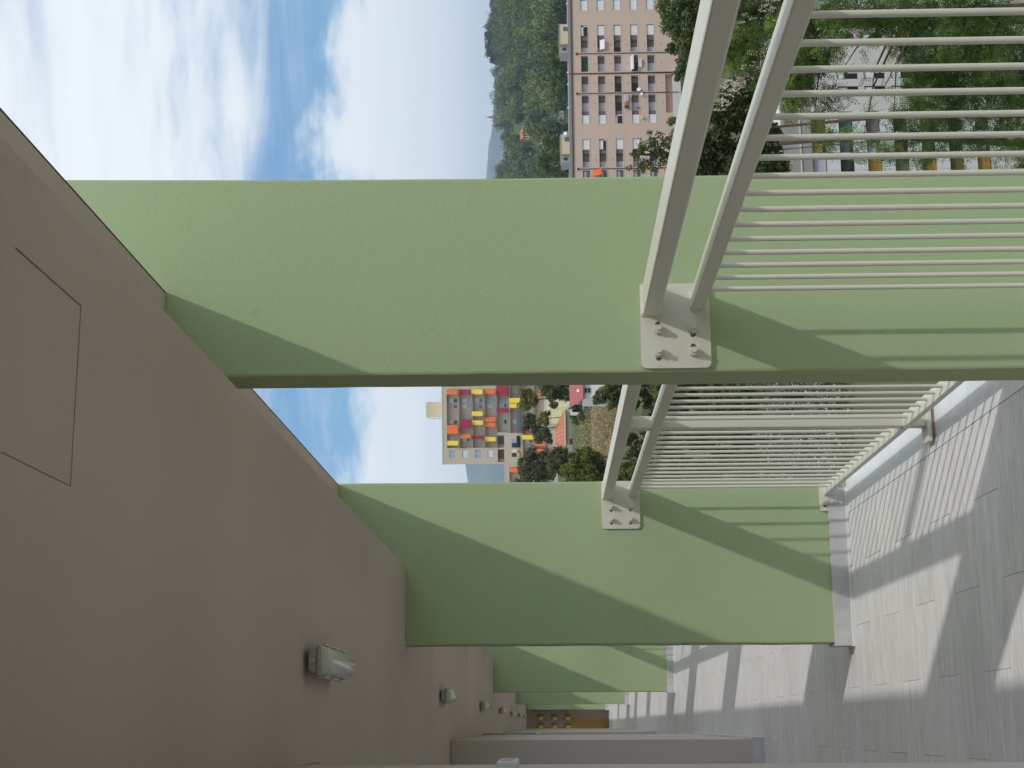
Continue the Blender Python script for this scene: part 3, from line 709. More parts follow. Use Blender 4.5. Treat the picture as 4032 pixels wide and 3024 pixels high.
# ================================================================== PINK APARTMENT BLOCK
def facade(mb, x0, x1, z0, z1, y0, yb, holes):
    """front skin with openings (x0,x1,z0,z1,depth), reveals, and the block behind"""
    xs = sorted({x0, x1, *[v for h in holes for v in h[:2]]}); zs = sorted({z0, z1, *[v for h in holes for v in h[2:4]]})
    for j in range(len(zs)-1):
        run = None
        for i in range(len(xs)):
            solid = i < len(xs)-1 and not any(h[0] < (xs[i]+xs[i+1])/2 < h[1] and h[2] < (zs[j]+zs[j+1])/2 < h[3] for h in holes)
            if solid and run is None: run = xs[i]
            if not solid and run is not None:
                mb.quad((run, y0, zs[j]), (xs[i], y0, zs[j]), (xs[i], y0, zs[j+1]), (run, y0, zs[j+1])); run = None
    for a, b, c, d, dp in holes:
        y1 = y0+dp
        mb.quad((a,y0,c),(a,y1,c),(b,y1,c),(b,y0,c)); mb.quad((a,y0,d),(b,y0,d),(b,y1,d),(a,y1,d))
        mb.quad((a,y0,c),(a,y0,d),(a,y1,d),(a,y1,c)); mb.quad((b,y0,c),(b,y1,c),(b,y1,d),(b,y0,d))
        mb.quad((a,y1,c),(a,y1,d),(b,y1,d),(b,y1,c))
    mb.quad((x0,y0,z1),(x1,y0,z1),(x1,yb,z1),(x0,yb,z1)); mb.quad((x0,y0,z0),(x0,y0,z1),(x0,yb,z1),(x0,yb,z0))
    mb.quad((x1,y0,z0),(x1,yb,z0),(x1,yb,z1),(x1,y0,z1)); mb.quad((x0,yb,z0),(x0,yb,z1),(x1,yb,z1),(x1,yb,z0))
AY = 275.0
ax_ = lambda b: at(2200, .4973*b, AY)[0]          # facade column measure -> X
az_ = lambda a, b=700: at(1800+.4973*a, .4973*700, AY)[2]
A = thing('apartment_building', 'long pink apartment block with rows of white shutters below the wooded hill', 'building', (ax_(700), AY, az_(1760)))
STR = [(-330, -245), (-140, 88), (203, 418), (445, 572), (605, 735), (757, 985), (1105, 1330), (1352, 1520)]
ROWS = [(985, 1041), (1117, 1173), (1248, 1304), (1380, 1437), (1512, 1570)]
XR, XL = ax_(-340), ax_(1560)
holes = []
for a0, a1 in ROWS:
    for b0, b1 in STR: holes.append((ax_(b1), ax_(b0), az_(a1), az_(a0), 1.1))
hg = (ax_(905), ax_(600), az_(1706), az_(1650), 1.2)
mb = MB(); facade(mb, XL, XR, az_(1755), az_(912), AY, AY+12, holes+[hg]); mb.obj('wall', 'pink_render', A)
MB().box(XL-.2, XR+.2, AY-.12, AY+12.2, az_(911.5), az_(884)).obj('roof_edge', 'cornice_grey', A)
MB().box(XL-.25, XR+.25, AY-.2, AY-.125, az_(914), az_(905)).obj('gutter', 'pipe_brown', A)
MB().box(ax_(1000), ax_(560), AY-.06, AY-.003, az_(1770), az_(1708)).obj('ground_floor_wall', 'concrete', A)
def win(b0, b1, a0, a1, m, depth, name='window', sub=None):
    """a leaf set back in an opening"""
    o = MB().box(ax_(b1)+.03, ax_(b0)-.03, AY+depth, AY+depth+.05, az_(a1)+.03, az_(a0)-.03).obj(name, m, A)
    for s_ in sub or []:
        q0, q1, p0_, p1_, sm, nm = s_
        MB().box(ax_(b0+(b1-b0)*q1)+.02, ax_(b0+(b1-b0)*q0)-.02, AY+depth-.05, AY+depth-.004, az_(a0+(a1-a0)*p1_), az_(a0+(a1-a0)*p0_)).obj(nm, sm, o)
    return o
half = {(0, 0): .45, (0, 1): .0, (5, 2): .72, (6, 1): .45, (2, 0): .62}
for ri, (a0, a1) in enumerate(ROWS):
    for si, (b0, b1) in enumerate(STR):
        pier = [(b0, b1)]
        if si == 1: segs = [(b0, 5, 'L'), (5, b1, 'S')]
        elif si == 2: segs = [(205, 285, 'S'), (285, 322, 'D'), (322, 418, 'L')]
        elif si == 5: segs = [(757, 880, 'L'), (880, 912, 'D'), (912, 985, 'S')]
        elif si == 6: segs = [(1105, 1187, 'S'), (1187, 1218, 'D'), (1218, 1330, 'L')]
        elif si == 0: segs = [(b0, b1, 'S')]
        elif si == 7: segs = [(1352, 1420, 'G'), (1420, 1520, 'L')]
        else: segs = [(b0, b1, 'L')]
        for b0_, b1_, kd in segs:
            if kd == 'S':
                sh = half.get((si, ri))
                if sh is None: win(b0_, b1_, a0, a1, 'frame_white', .22, 'window', [(.04, .96, .04, .97, 'shutter_white', 'shutter')])
                else: win(b0_, b1_, a0, a1, 'glass_dark', .22, 'window', [(.02, .98, .0, max(.25, 1-sh), 'shutter_white', 'shutter'), (.0, .12, .0, 1, 'frame_white', 'frame')])
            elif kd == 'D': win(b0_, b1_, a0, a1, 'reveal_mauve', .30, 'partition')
            elif kd == 'G': win(b0_, b1_, a0, a1, 'glass_blue', .30, 'window', [(.1, .9, .1, .5, 'shutter_blue', 'curtain')])
            else:
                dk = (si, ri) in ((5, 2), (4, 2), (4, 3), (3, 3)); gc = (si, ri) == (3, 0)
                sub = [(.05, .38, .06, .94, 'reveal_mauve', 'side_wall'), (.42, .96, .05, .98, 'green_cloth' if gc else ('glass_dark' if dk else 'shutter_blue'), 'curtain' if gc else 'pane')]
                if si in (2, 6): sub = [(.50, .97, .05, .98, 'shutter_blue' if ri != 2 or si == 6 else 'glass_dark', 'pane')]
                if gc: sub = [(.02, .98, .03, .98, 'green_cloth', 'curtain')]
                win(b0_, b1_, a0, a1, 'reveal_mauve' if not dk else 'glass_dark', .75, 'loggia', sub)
        MB().box(ax_(b1)-.12, ax_(b0)+.12, AY-.05, AY+.10, az_(a1+4), az_(a1)-.01).obj('sill', 'concrete', A)
for b, top, w in ((430, 945, .12), (588, 885, .2), (745, 945, .12), (1342, 945, .12), (-120, 945, .12)):
    MB().tube([(ax_(b), AY-.12, az_(top)), (ax_(b), AY-.12, az_(1755))], w*.6, 6).obj('drainpipe', 'pipe_brown', A)
    if top == 945: MB().tube([(ax_(b), AY-.14, az_(941)), (ax_(b), AY-.14, az_(956))], [.26, .18], 6).obj('rain_hopper', 'pipe_brown', A)
for r_ in (1090, 1222, 1355, 1490, 1624):
    for b in (360, 510, 668, 822, 1272):
        MB().disc((ax_(b), AY-.05, az_(r_)), .13, (0, -1, 0), 8, .12).obj('wall_lamp', 'rust', A)
for b0, b1 in ((165, 320), (1042, 1195)):
    p = MB().box(ax_(b1), ax_(b0), AY+1.5, AY+7.5, az_(884.5), az_(816)).obj('stair_tower', 'cream_render', A)
    MB().box(ax_(b1+62), ax_(b1)-.01, AY+2.2, AY+6, az_(884.5), az_(818)).obj('side_block', 'grey_render', p)
    MB().box(ax_(b1+42), ax_(b1+22), AY+2.12, AY+2.19, az_(868), az_(838)).obj('vent', 'glass_dark', p)
    MB().box(ax_(b0+55), ax_(b0+23), AY+1.42, AY+1.495, az_(884), az_(846)).obj('door', 'glass_blue', p)
    MB().box(ax_(b1)-.1, ax_(b0)+.1, AY+1.4, AY+7.6, az_(815.5), az_(811)).obj('roof_cap', 'grey_render', p)
for a, b, r_ in ((1435, 725, .42), (1455, 762, .32)):
    MB().disc((ax_(b), AY-.5, az_(a)), r_, (.25, -1, .35), 14, .16).obj('satellite_dish', 'shutter_white', A)
MB().disc((ax_(1042), AY+1.0, az_(850)), .42, (.2, -1, .3), 14, .16).obj('satellite_dish', 'shutter_white', A)
for b in (25, 568, 663, 848): MB().disc((ax_(b), AY+.3, az_(876)), .17, (.3, -1, .3), 10, .08).obj('roof_vent', 'shutter_white', A)
def awn(x0, x1, y, z0, z1, m, parent, out=.9, name='awning', valance=.0):
    q = MB(); q.quad((x0, y-out, z0), (x1, y-out, z0), (x1, y-.02, z1), (x0, y-.02, z1)); q.quad((x0, y-out, z0), (x0, y-out+.01, z0-.25), (x1, y-out+.01, z0-.25), (x1, y-out, z0))
    o = q.obj(name, m, parent); sl = o.modifiers.new('solid', 'SOLIDIFY'); sl.thickness = .03
    return o
awn(ax_(1400), ax_(1352), AY, az_(1122), az_(1060), 'awning_orange', A, .8)
awn(ax_(570), ax_(455), AY, az_(1392), az_(1380), 'shutter_white', A, .9)
awn(ax_(400), ax_(325), AY, az_(1168), az_(1136), 'shutter_white', A, .5)
MB().box(ax_(545), ax_(480), AY-.35, AY-.02, az_(1466), az_(1441)).obj('air_conditioner', 'shutter_white', A)
def cloth(label, x0, x1, y, z0, z1, m, name='laundry', group=None, cat='laundry'):
    g = np.random.default_rng(int(abs(x0*100)) % 1000); n = 6; v, f = [], []
    for i in range(n+1):
        for j in range(4):
            v.append((x0+(x1-x0)*i/n, y+g.normal(0, .04)+.05*math.sin(i*2.2), z1-(z1-z0)*j/3*(1-.12*g.random() if j == 3 else 1)))
    for i in range(n):
        for j in range(3): f.append((i*4+j, i*4+j+1, (i+1)*4+j+1, (i+1)*4+j))
    o = MB().add(v, f, True).obj(name, m); s_ = o.modifiers.new('solid', 'SOLIDIFY'); s_.thickness = .02
    return tag(o, label, cat, group)
cloth('grey washing hung under a dark window of the pink block', ax_(815), ax_(768), AY-.4, az_(1366), az_(1320), 'shutter_blue')
cloth('orange washing hung under a dark window of the pink block', ax_(846), ax_(822), AY-.4, az_(1350), az_(1318), 'awning_orange')
cloth('dark green washing hung beside the orange washing', ax_(872), ax_(848), AY-.4, az_(1356), az_(1320), 'green_cloth')
cloth('red cloth on the sill of a pink block loggia', ax_(876), ax_(860), AY-.3, az_(1440), az_(1414), 'cloth_red')
cloth('yellow cloth hanging from a pink block window', ax_(955), ax_(935), AY-.4, az_(1476), az_(1445), 'villa_yellow')

# ================================================================== BLOCK WITH COLOURFUL AWNINGS
BY = 360.0
bx_ = lambda b: at(1900, 1450+.4521*b, BY)[0]
bz_ = lambda a: at(1600+.4521*a, 1660, BY)[2]
# zoomed measure of the awning crop -> the same two measures
cb = lambda v: (1500+.2110*v-1450)/.4521
ca = lambda v: (1720+.2110*v-1600)/.4521
db = lambda v: (1500+.2411*v-1450)/.4521
da = lambda v: (2000+.2411*v-1600)/.4521
B = thing('apartment_building', 'beige apartment block with orange, crimson and yellow awnings', 'building', (bx_(500), BY, bz_(1330)))
RB = [(353, 455), (466, 560), (577, 672), (686, 781), (793, 887), (905, 1000), (1012, 1105), (1118, 1216)]
hl = []
for i, (a0, a1) in enumerate(RB):
    if i < 4:
        hl.append((bx_(690), bx_(190), bz_(a1-3), bz_(a0), 1.6))
    elif i == 4: hl += [(bx_(560), bx_(130), bz_(a1-3), bz_(a0), 1.6), (bx_(690), bx_(585), bz_(850), bz_(a0), 1.6), (bx_(815), bx_(703), bz_(850), bz_(a0), 1.6)]
    elif i == 5: hl += [(bx_(565), bx_(130), bz_(a1-3), bz_(a0), 1.6)]
    else: hl.append((bx_(800), bx_(130), bz_(a1-3), bz_(a0), 1.6))
for a0, a1 in RB[:4]: hl.append((bx_(776), bx_(706), bz_(a0+70), bz_(a0+20), .25))
mb = MB(); facade(mb, bx_(830), bx_(40), bz_(1335), bz_(316), BY, BY+14, hl); mb.obj('wall', 'beige_brick', B)
mb = MB(); facade(mb, bx_(1060), bx_(830.3), bz_(1335), bz_(853), BY+.02, BY+14, [(bx_(1020), bx_(860), bz_(a1-3), bz_(a0), 1.5) for a0, a1 in ((893, 980), (1010, 1100), (1118, 1210))]); wg = mb.obj('side_wing', 'beige_brick', B)
MB().box(bx_(1062), bx_(830.5), BY-.05, BY+14.1, bz_(852.7), bz_(848)).obj('roof_edge', 'frame_white', wg)
MB().box(bx_(832), bx_(40), BY-.08, BY+14.2, bz_(315.6), bz_(309)).obj('roof_edge', 'frame_white', B)
MB().box(bx_(428), bx_(296), BY+4, BY+9, bz_(308.8), bz_(162)).obj('stair_tower', 'cream_render', B)
an = MB(); xa = bx_(440)
an.tube([(xa, BY+4.5, bz_(308)), (xa, BY+4.5, bz_(178))], .05, 5)
for a in (190, 235, 275): an.tube([(xa-.5, BY+4.5, bz_(a)), (xa+.5, BY+4.5, bz_(a))], .035, 4); an.tube([(xa, BY+4.1, bz_(a+8)), (xa, BY+4.9, bz_(a+8))], .03, 4)
an.obj('aerial', 'grey_render', B)
for i, (a0, a1) in enumerate(RB):
    b1 = 690 if i < 4 else (560 if i < 6 else 800)
    MB().box(bx_(b1)-.1, bx_(130 if i >= 4 else 190)+.1, BY-.10, BY+.05, bz_(a1+6), bz_(a1-3.2)).obj('balcony_slab', 'slab_grey', B)
    pr = MB()
    if i not in (4,):
        pr.box(bx_(b1), bx_(130 if i >= 4 else 190), BY-.06, BY-.02, bz_(a1-22), bz_(a1-24))
        for q in range(18 if i < 6 else 22):
            bb = 192+(b1-194)*q/(17 if i < 6 else 21); pr.box(bx_(bb), bx_(bb)+.06, BY-.055, BY-.025, bz_(a1-3), bz_(a1-22))
        pr.obj('balustrade', 'slab_grey', B)
    rb = random.Random(i)
    for b in ([285, 335, 470, 620] if i < 4 else ([290, 330, 470] if i < 6 else [640, 720, 470])):
        if i >= 4 and b > b1-20: continue
        w = MB().box(bx_(b+18), bx_(b-18), BY+1.50, BY+1.56, bz_(a1-10), bz_(a0+18)).obj('window', 'frame_white', B)
        MB().box(bx_(b+16), bx_(b-16), BY+1.45, BY+1.495, bz_(a1-14), bz_(a0+58)).obj('pane', rb.choice(['glass_blue', 'glass_sky', 'glass_sky', 'glass_dark']), w)
        MB().box(bx_(b+16), bx_(b-16), BY+1.45, BY+1.495, bz_(a0+55), bz_(a0+22)).obj('shutter', rb.choice(['shutter_white', 'glass_sky', 'shutter_blue', 'frame_white']), w)
for i, (a0, a1) in enumerate(RB[:4]):
    w = MB().box(bx_(775), bx_(707), BY+.16, BY+.2, bz_(a0+69), bz_(a0+21)).obj('window', 'frame_white', B)
    for q0, q1 in ((.06, .46), (.54, .94)):
        MB().box(bx_(707+68*q1), bx_(707+68*q0), BY+.11, BY+.155, bz_(a0+66), bz_(a0+24)).obj('pane', 'glass_sky' if i % 2 == 0 else 'shutter_white', w)
for b0, b1 in ((600, 632), (720, 758)):
    MB().box(bx_(b1+30), bx_(b0-5), BY+1.5, BY+1.58, bz_(846), bz_(798)).obj('window', 'glass_dark' if b0 < 700 else 'reveal_mauve', B)
for b0, b1, a0, a1, m in ((618, 650, 915, 985, 'glass_sky'), (652, 690, 915, 985, 'glass_dark'), (706, 735, 915, 985, 'frame_white'), (738, 770, 915, 985, 'glass_dark')):
    MB().box(bx_(b1), bx_(b0), BY-.06, BY-.004, bz_(a1-25), bz_(a0)).obj('window', m, B)
AW = [(cb(175), cb(262), ca(188), ca(405), 'orange'), (cb(818), cb(980), ca(192), ca(405), 'orange'), (cb(1105), cb(1192), ca(193), ca(408), 'yellow'),
      (cb(190), cb(270), ca(428), ca(635), 'crimson'), (cb(718), cb(877), ca(428), ca(640), 'crimson'), (cb(983), cb(1065), ca(425), ca(640), 'orange'),
      (cb(168), cb(265), ca(650), ca(870), 'yellow'), (cb(570), cb(657), ca(650), ca(870), 'yellow'), (cb(735), cb(820), ca(650), ca(870), 'yellow'), (cb(1010), cb(1087), ca(655), ca(873), 'crimson'),
      (cb(170), cb(258), ca(887), ca(1103), 'orange'), (cb(682), cb(762), ca(890), ca(1105), 'orange'), (cb(778), cb(857), ca(890), ca(1105), 'orange'), (cb(1040), cb(1125), ca(890), ca(1108), 'yellow'),
      (cb(72), cb(295), ca(1115), ca(1332), 'crimson'), (cb(515), cb(602), ca(1117), ca(1332), 'crimson'),
      (db(290), db(372), da(17), da(210), 'yellow'), (db(378), db(455), da(17), da(210), 'yellow'),
      (db(785), db(855), da(225), da(345), 'crimson'), (db(885), db(960), da(222), da(416), 'yellow'), (db(995), db(1068), da(430), da(618), 'orange'), (db(1115), db(1195), da(430), da(618), 'orange'),
      (db(1265), db(1335), da(224), da(340), 'yellow'), (db(1365), db(1430), da(640), da(750), 'crimson'), (db(1410), db(1487), da(20), da(178), 'orange'), (db(220), db(280), da(475), da(592), 'orange')]
for b0, b1, a0, a1, c in AW:
    out = .85 if b0 < 830 else .9
    awn(bx_(b1)+.03, bx_(b0)-.03, BY+.005, bz_(a1)+.25, bz_(a0), 'awning_'+c, B, out)
MB().box(bx_(560), bx_(150), BY-.50, BY-.11, bz_(996), bz_(960)).obj('glazed_parapet', 'glass_blue', B)
cloth('black and white washing on the middle balcony of the awning block', bx_(690), bx_(590), BY-.3, bz_(990), bz_(958), 'cloth_black')
cloth('lime washing on the left balcony of the awning block', bx_(772), bx_(738), BY-.3, bz_(990), bz_(960), 'cloth_lime')
cloth('orange washing beside the lime washing', bx_(735), bx_(712), BY-.3, bz_(985), bz_(958), 'awning_orange')

TURN = R(-12.5); piv = Vector(B.location)
B.rotation_euler.z = TURN
for o in [o for o in COL.objects if o.get('category') == 'laundry' and 'awning block' in o['label'] or o.get('label', '').endswith('lime washing')]:
    o.matrix_world = Matrix.Translation(piv) @ Matrix.Rotation(TURN, 4, 'Z') @ Matrix.Translation(-piv)

# ================================================================== GREY BLOCK BEHIND THE LOCUST TREE
CY = 170.0
cx_ = lambda y: at(3400, y, CY)[0]
cz_ = lambda x: at(x, 400, CY)[2]
Cb = thing('apartment_building', 'grey concrete block with white panels behind the locust leaves', 'building', (cx_(400), CY, cz_(4700)))
sx = lambda v: 3060+.226*v        # zoom measure
hc = []
for k in range(7):
    x0 = 3182+k*107
    for y0, y1 in ((438, 520), (526, 600), (606, 700)):
        hc.append((cx_(y1), cx_(y0), cz_(x0+56+8), cz_(x0+8), .5))
for k in range(7):
    x0 = 3300+k*107
    for y0, y1 in ((258, 310), (338, 366)) if k < 6 else ():
        hc.append((cx_(y1), cx_(y0), cz_(x0+84), cz_(x0), .3))
    for y0, y1 in ((60, 110), (130, 180)):
        hc.append((cx_(y1), cx_(y0), cz_(x0+84), cz_(x0), .3))
mb = MB(); facade(mb, cx_(760), cx_(-160), cz_(4700), cz_(3190), CY, CY+14, hc); mb.obj('wall', 'concrete', Cb)
MB().box(cx_(760), cx_(405), CY-.10, CY-.004, cz_(3187), cz_(3068)).obj('attic_band', 'concrete_stained', Cb)
MB().box(cx_(760), cx_(405), CY-.22, CY-.102, cz_(3146), cz_(3142)).obj('string_course', 'concrete', Cb)
MB().box(cx_(760), cx_(-160), CY-.004, CY+14, cz_(3189.6), cz_(3068.5)).obj('attic', 'concrete', Cb)
rc = random.Random(5); pn = None
for k in range(7):
    x0 = 3182+k*107+8
    for j, (y0, y1) in enumerate(((438, 520), (526, 600), (606, 700))):
        m = rc.choice(['curtain_ochre', 'curtain_brown', 'glass_dark', 'glass_dark', 'shutter_blue', 'reveal_mauve'])
        if k == 0: m = ['curtain_brown', 'curtain_ochre', 'shutter_blue'][j]
        if k == 1: m = ['curtain_teal', 'glass_blue', 'glass_dark'][j]
        w = MB().box(cx_(y1)+.03, cx_(y0)-.03, CY+.40, CY+.45, cz_(x0+55), cz_(x0+1)).obj('window', 'glass_dark', Cb)
        MB().box(cx_(y0+(y1-y0)*.97), cx_(y0+(y1-y0)*(.05 if j != 1 else .45)), CY+.33, CY+.395, cz_(x0+(52 if j != 1 else 40)), cz_(x0+2)).obj('curtain', m, w)
        MB().box(cx_(y1), cx_(y0), CY-.05, CY+.06, cz_(x0+57.5), cz_(x0+56)).obj('sill', 'frame_white', Cb)
        for q in range(3):
            MB().box(cx_(y0+(y1-y0)*(q+1)/3-.6), cx_(y0+(y1-y0)*q/3+.6), CY-.09, CY-.004, cz_(x0+106), cz_(x0+58)).obj('cladding_panel', 'panel_white', Cb)
for k in range(7):
    x0 = 3300+k*107
    for y0, y1 in ((258, 310), (338, 366), (60, 110), (130, 180)):
        if k == 6 and y0 > 200: continue
        w = MB().box(cx_(y1)+.02, cx_(y0)-.02, CY+.22, CY+.26, cz_(x0+83), cz_(x0+1)).obj('window', 'glass_dark', Cb)
        MB().box(cx_(y1-4), cx_(y0+4), CY+.16, CY+.215, cz_(x0+rc.choice([40, 44, 30])), cz_(x0+4)).obj('shutter', rc.choice(['shutter_white', 'shutter_white', 'shutter_blue']), w)
        MB().box(cx_((y0+y1)/2+1.2), cx_((y0+y1)/2-1.2), CY+.17, CY+.214, cz_(x0+82), cz_(x0+46)).obj('mullion', 'frame_white', w)
cloth('blue and white cloth behind the locust leaves', cx_(100), cx_(70), CY-.6, cz_(3395), cz_(3352), 'cloth_blue')
cloth('pink cloth behind the locust leaves', cx_(160), cx_(130), CY-.6, cz_(3405), cz_(3372), 'cloth_pink')
cloth('red cloth seen low between the bars', cx_(20), cx_(0), CY-.6, cz_(4032), cz_(4005), 'cloth_red')
cloth('yellow cloth seen low between the bars', cx_(75), cx_(35), CY-.6, cz_(4005), cz_(3975), 'awning_yellow')

# ================================================================== SMALL HOUSES
def box_px(x0, x1, y0, y1, Y, d):   # picture extents -> X0, X1, Z0, Z1
    return at((x0+x1)/2, y1, Y)[0], at((x0+x1)/2, y0, Y)[0], at(x1, (y0+y1)/2, Y)[2], at(x0, (y0+y1)/2, Y)[2]
X0, X1, Z0, Z1 = box_px(2226, 2292, 1612, 1752, 215, 5)
H = thing('terracotta_house', 'small pale house with a broad terracotta roof above the dry slope', 'house', ((X0+X1)/2, 215, Z0))
MB().box(X0, X1, 215, 220, Z0-1.5, Z1).obj('wall', 'pale_green_wall', H)
xe0, xe1 = at(2222, 1755, 214.4)[0], at(2222, 1608, 214.4)[0]; xr0, xr1 = at(2185, 1742, 217)[0], at(2185, 1688, 217)[0]
zr = at(2184, 1700, 217)[2]
rf = MB(); e0, e1, f0, f1 = (xe0, 214.4, Z1+.05), (xe1, 214.4, Z1+.05), (xe0, 220.6, Z1+.05), (xe1, 220.6, Z1+.05); r0, r1 = (xr0, 217.5, zr), (xr1, 217.5, zr)
rf.quad(e0, e1, r1, r0); rf.quad(f1, f0, r0, r1); rf.quad(e1, f1, r1); rf.quad(f0, e0, r0); rf.quad(e0, f0, f1, e1); rf.obj('roof', 'terracotta', H)
MB().box(xe0, xe1, 214.3, 214.39, Z1-.02, Z1+.1).obj('eaves_board', 'frame_white', H)
a_, b_, c_, d_ = box_px(2243, 2262, 1728, 1750, 214.9, 0); MB().box(a_, b_, 214.93, 214.99, c_, d_).obj('door', 'awning_crimson', H)
for q in range(9):
    xx = xe0+(xe1-xe0)*(q+.5)/9; xt = min(max(xx, xr0), xr1)
    MB().tube([(xx, 214.38, Z1+.1), (xt, 217.4, zr+.02)], .022, 5).obj('roof_ridge', 'terracotta', H)
X0, X1, Z0, Z1 = box_px(2296, 2345, 1490, 1570, 140, 4)
S = thing('white_shed', 'white shed with a red sheet roof beside the dark bushes', 'shed', ((X0+X1)/2, 140, Z0))
MB().box(X0, X1+1.5, 140, 143.5, Z0-1, Z1).obj('wall', 'white_wall', S)
q = MB(); zr = at(2264, 1530, 141.5)[2]; q.quad((X0-.1, 139.6, Z1+.02), (X1+1.5, 139.6, Z1+.02), (X1+1.5, 143.6, zr+.5), (X0-.1, 143.6, zr+.5)); o = q.obj('roof', 'red_sheet', S); o.modifiers.new('solid', 'SOLIDIFY').thickness = .08
a_, b_, c_, d_ = box_px(2299, 2326, 1526, 1548, 139.9, 0)
w = MB().box(a_, b_, 139.93, 139.995, c_, d_).obj('window', 'frame_white', S); MB().box(a_+.04, b_-.04, 139.90, 139.925, c_+.05, (c_+d_)/2-.03).obj('pane', 'glass_dark', w); MB().box(a_+.04, b_-.04, 139.90, 139.925, (c_+d_)/2+.03, d_-.05).obj('pane', 'glass_dark', w)
MB().disc((at(2275, 1538, 139.2)[0], 139.2, at(2275, 1538, 139.2)[2]), .14, (0, -1, .4), 10, .05).obj('satellite_dish', 'shutter_white', S)
for lb, (x0, x1, y0, y1), Y, m in (('pale yellow wall behind the street lamp', (2146, 2200, 1560, 1612), 248, 'pale_yellow'), ('lower pale yellow terrace wall above the terracotta roof', (2166, 2196, 1613, 1668), 247, 'pale_yellow')):
    X0, X1, Z0, Z1 = box_px(x0, x1, y0, y1, Y, 3)
    t = thing('terrace_wall', lb, 'wall', ((X0+X1)/2, Y, Z0)); MB().box(X0, X1, Y, Y+2.5, Z0-2, Z1).obj('wall', m, t); MB().box(X0-.1, X1+.1, Y-.08, Y+2.6, Z1+.002, Z1+.14).obj('coping', 'white_wall', t)
X0, X1, Z0, Z1 = box_px(2236, 2270, 1862, 1900, 150, 2)
t = thing('white_hut', 'small white hut with a dark opening among green trees', 'hut', ((X0+X1)/2, 149, Z0)); MB().box(X0, X1, 150, 152, Z0-2, Z1).obj('wall', 'white_wall', t)
a_, b_, c_, d_ = box_px(2240, 2263, 1866, 1886, 149.9, 0); MB().box(a_, b_, 149.9, 149.995, c_, d_).obj('opening', 'glass_dark', t)
p1, p2 = at(2157, 1597, 205), at(2252, 1597, 205)
t = thing('street_lamp', 'thin pale street lamp in front of the yellow wall', 'street lamp', (p2[0], 205, p2[2]-2))
MB().tube([(p2[0], 205, p2[2]-2.5), (p2[0], 205, p1[2])], [.09, .05], 6).obj('pole', 'shutter_white', t); MB().box(p2[0]-.9, p2[0]+.1, 204.8, 205.2, p1[2], p1[2]+.12).obj('lamp_head', 'shutter_white', t)
for k, (x, y) in enumerate([(2240, 1590), (2262, 1612), (2256, 1622)]):
    p = at(x, y, 190); t = thing('water_tank', 'white tank on the terrace right of the terracotta house, %s of three' % ['farthest right', 'middle one', 'lowest one'][k], 'tank', p, 'white tanks on the terrace')
    MB().box(p[0]-.35, p[0]+.35, 190, 190.7, p[2]-1.2, p[2]+.3).obj('tank_body', 'white_wall', t)

# ------------------------------------------------------------------ houses on the hill
def villa(label, wall_px, roof_px, Y, mw, mr, n):
    gp_ = ground_hit(wall_px[1]+2, (wall_px[2]+wall_px[3])/2, 400, 1500, 4.0)
    Y = Y if gp_ is None else float(gp_[1])-2
    X0, X1, Z0, Z1 = box_px(*wall_px, Y, 0); t = thing('hillside_villa', label, 'house', ((X0+X1)/2, Y, Z0))
    MB().box(X0, X1, Y, Y+9, Z0-3, Z1).obj('wall', mw, t)
    zr = at(roof_px[0], (roof_px[2]+roof_px[3])/2, Y)[2]; a, b = at(roof_px[0], roof_px[3], Y)[0], at(roof_px[0], roof_px[2], Y)[0]
    q = MB(); o_ = .5; e = [(X0-o_, Y-o_, Z1+.02), (X1+o_, Y-o_, Z1+.02), (X1+o_, Y+9+o_, Z1+.02), (X0-o_, Y+9+o_, Z1+.02)]
    r0, r1 = (a, Y+4.5, zr), (b, Y+4.5, zr)
    q.quad(e[0], e[1], r1, r0); q.quad(e[2], e[3], r0, r1); q.quad(e[1], e[2], r1); q.quad(e[3], e[0], r0); q.quad(*e[::-1]); q.obj('roof', mr, t)
    for r_ in range(2):
        for k in range(n):
            x = X0+(X1-X0)*(k+.5)/n; z = Z0+(Z1-Z0)*(.3+.42*r_)
            MB().box(x-.45, x+.45, Y-.08, Y-.003, z-.6, z+.7).obj('window', 'glass_dark', t)
    return t
villa('yellow villa with an orange hipped roof on the wooded hill', (2061, 2080, 497, 547), (2047, 0, 510, 540), 1000, 'villa_yellow', 'terracotta', 5)
villa('white villa with a red roof lower on the wooded hill', (2136, 2160, 530, 580), (2126, 0, 540, 575), 900, 'white_wall', 'terracotta', 4)
villa('pale pink house on the ridge left of the bell tower', (1999, 2009, 563, 585), (1996, 0, 568, 580), 1290, 'pink_render', 'terracotta', 2)
villa('small pink house on the ridge beside the dark pines', (1968, 1984, 240, 262), (1964, 0, 246, 258), 1290, 'pink_render', 'terracotta', 2)
tp = at(1942, 459, 1500)
bt = thing('bell_tower', 'slender brick bell tower on the ridge', 'tower', (tp[0], 1500, tp[2]-14))
MB().box(tp[0]-1.7, tp[0]+1.7, 1500, 1503.4, tp[2]-30, tp[2]-1).obj('shaft', 'brick_red', bt)
MB().box(tp[0]-1.9, tp[0]+1.9, 1499.8, 1503.6, tp[2]-.99, tp[2]+.4).obj('cornice', 'brick_red', bt)
MB().tube([(tp[0], 1501.7, tp[2]+.41), (tp[0], 1501.7, tp[2]+3.2), (tp[0], 1501.7, tp[2]+5.5), (tp[0], 1501.7, tp[2]+8.5)], [1.3, 1.2, .7, .05], 8).obj('lantern', 'brick_red', bt)
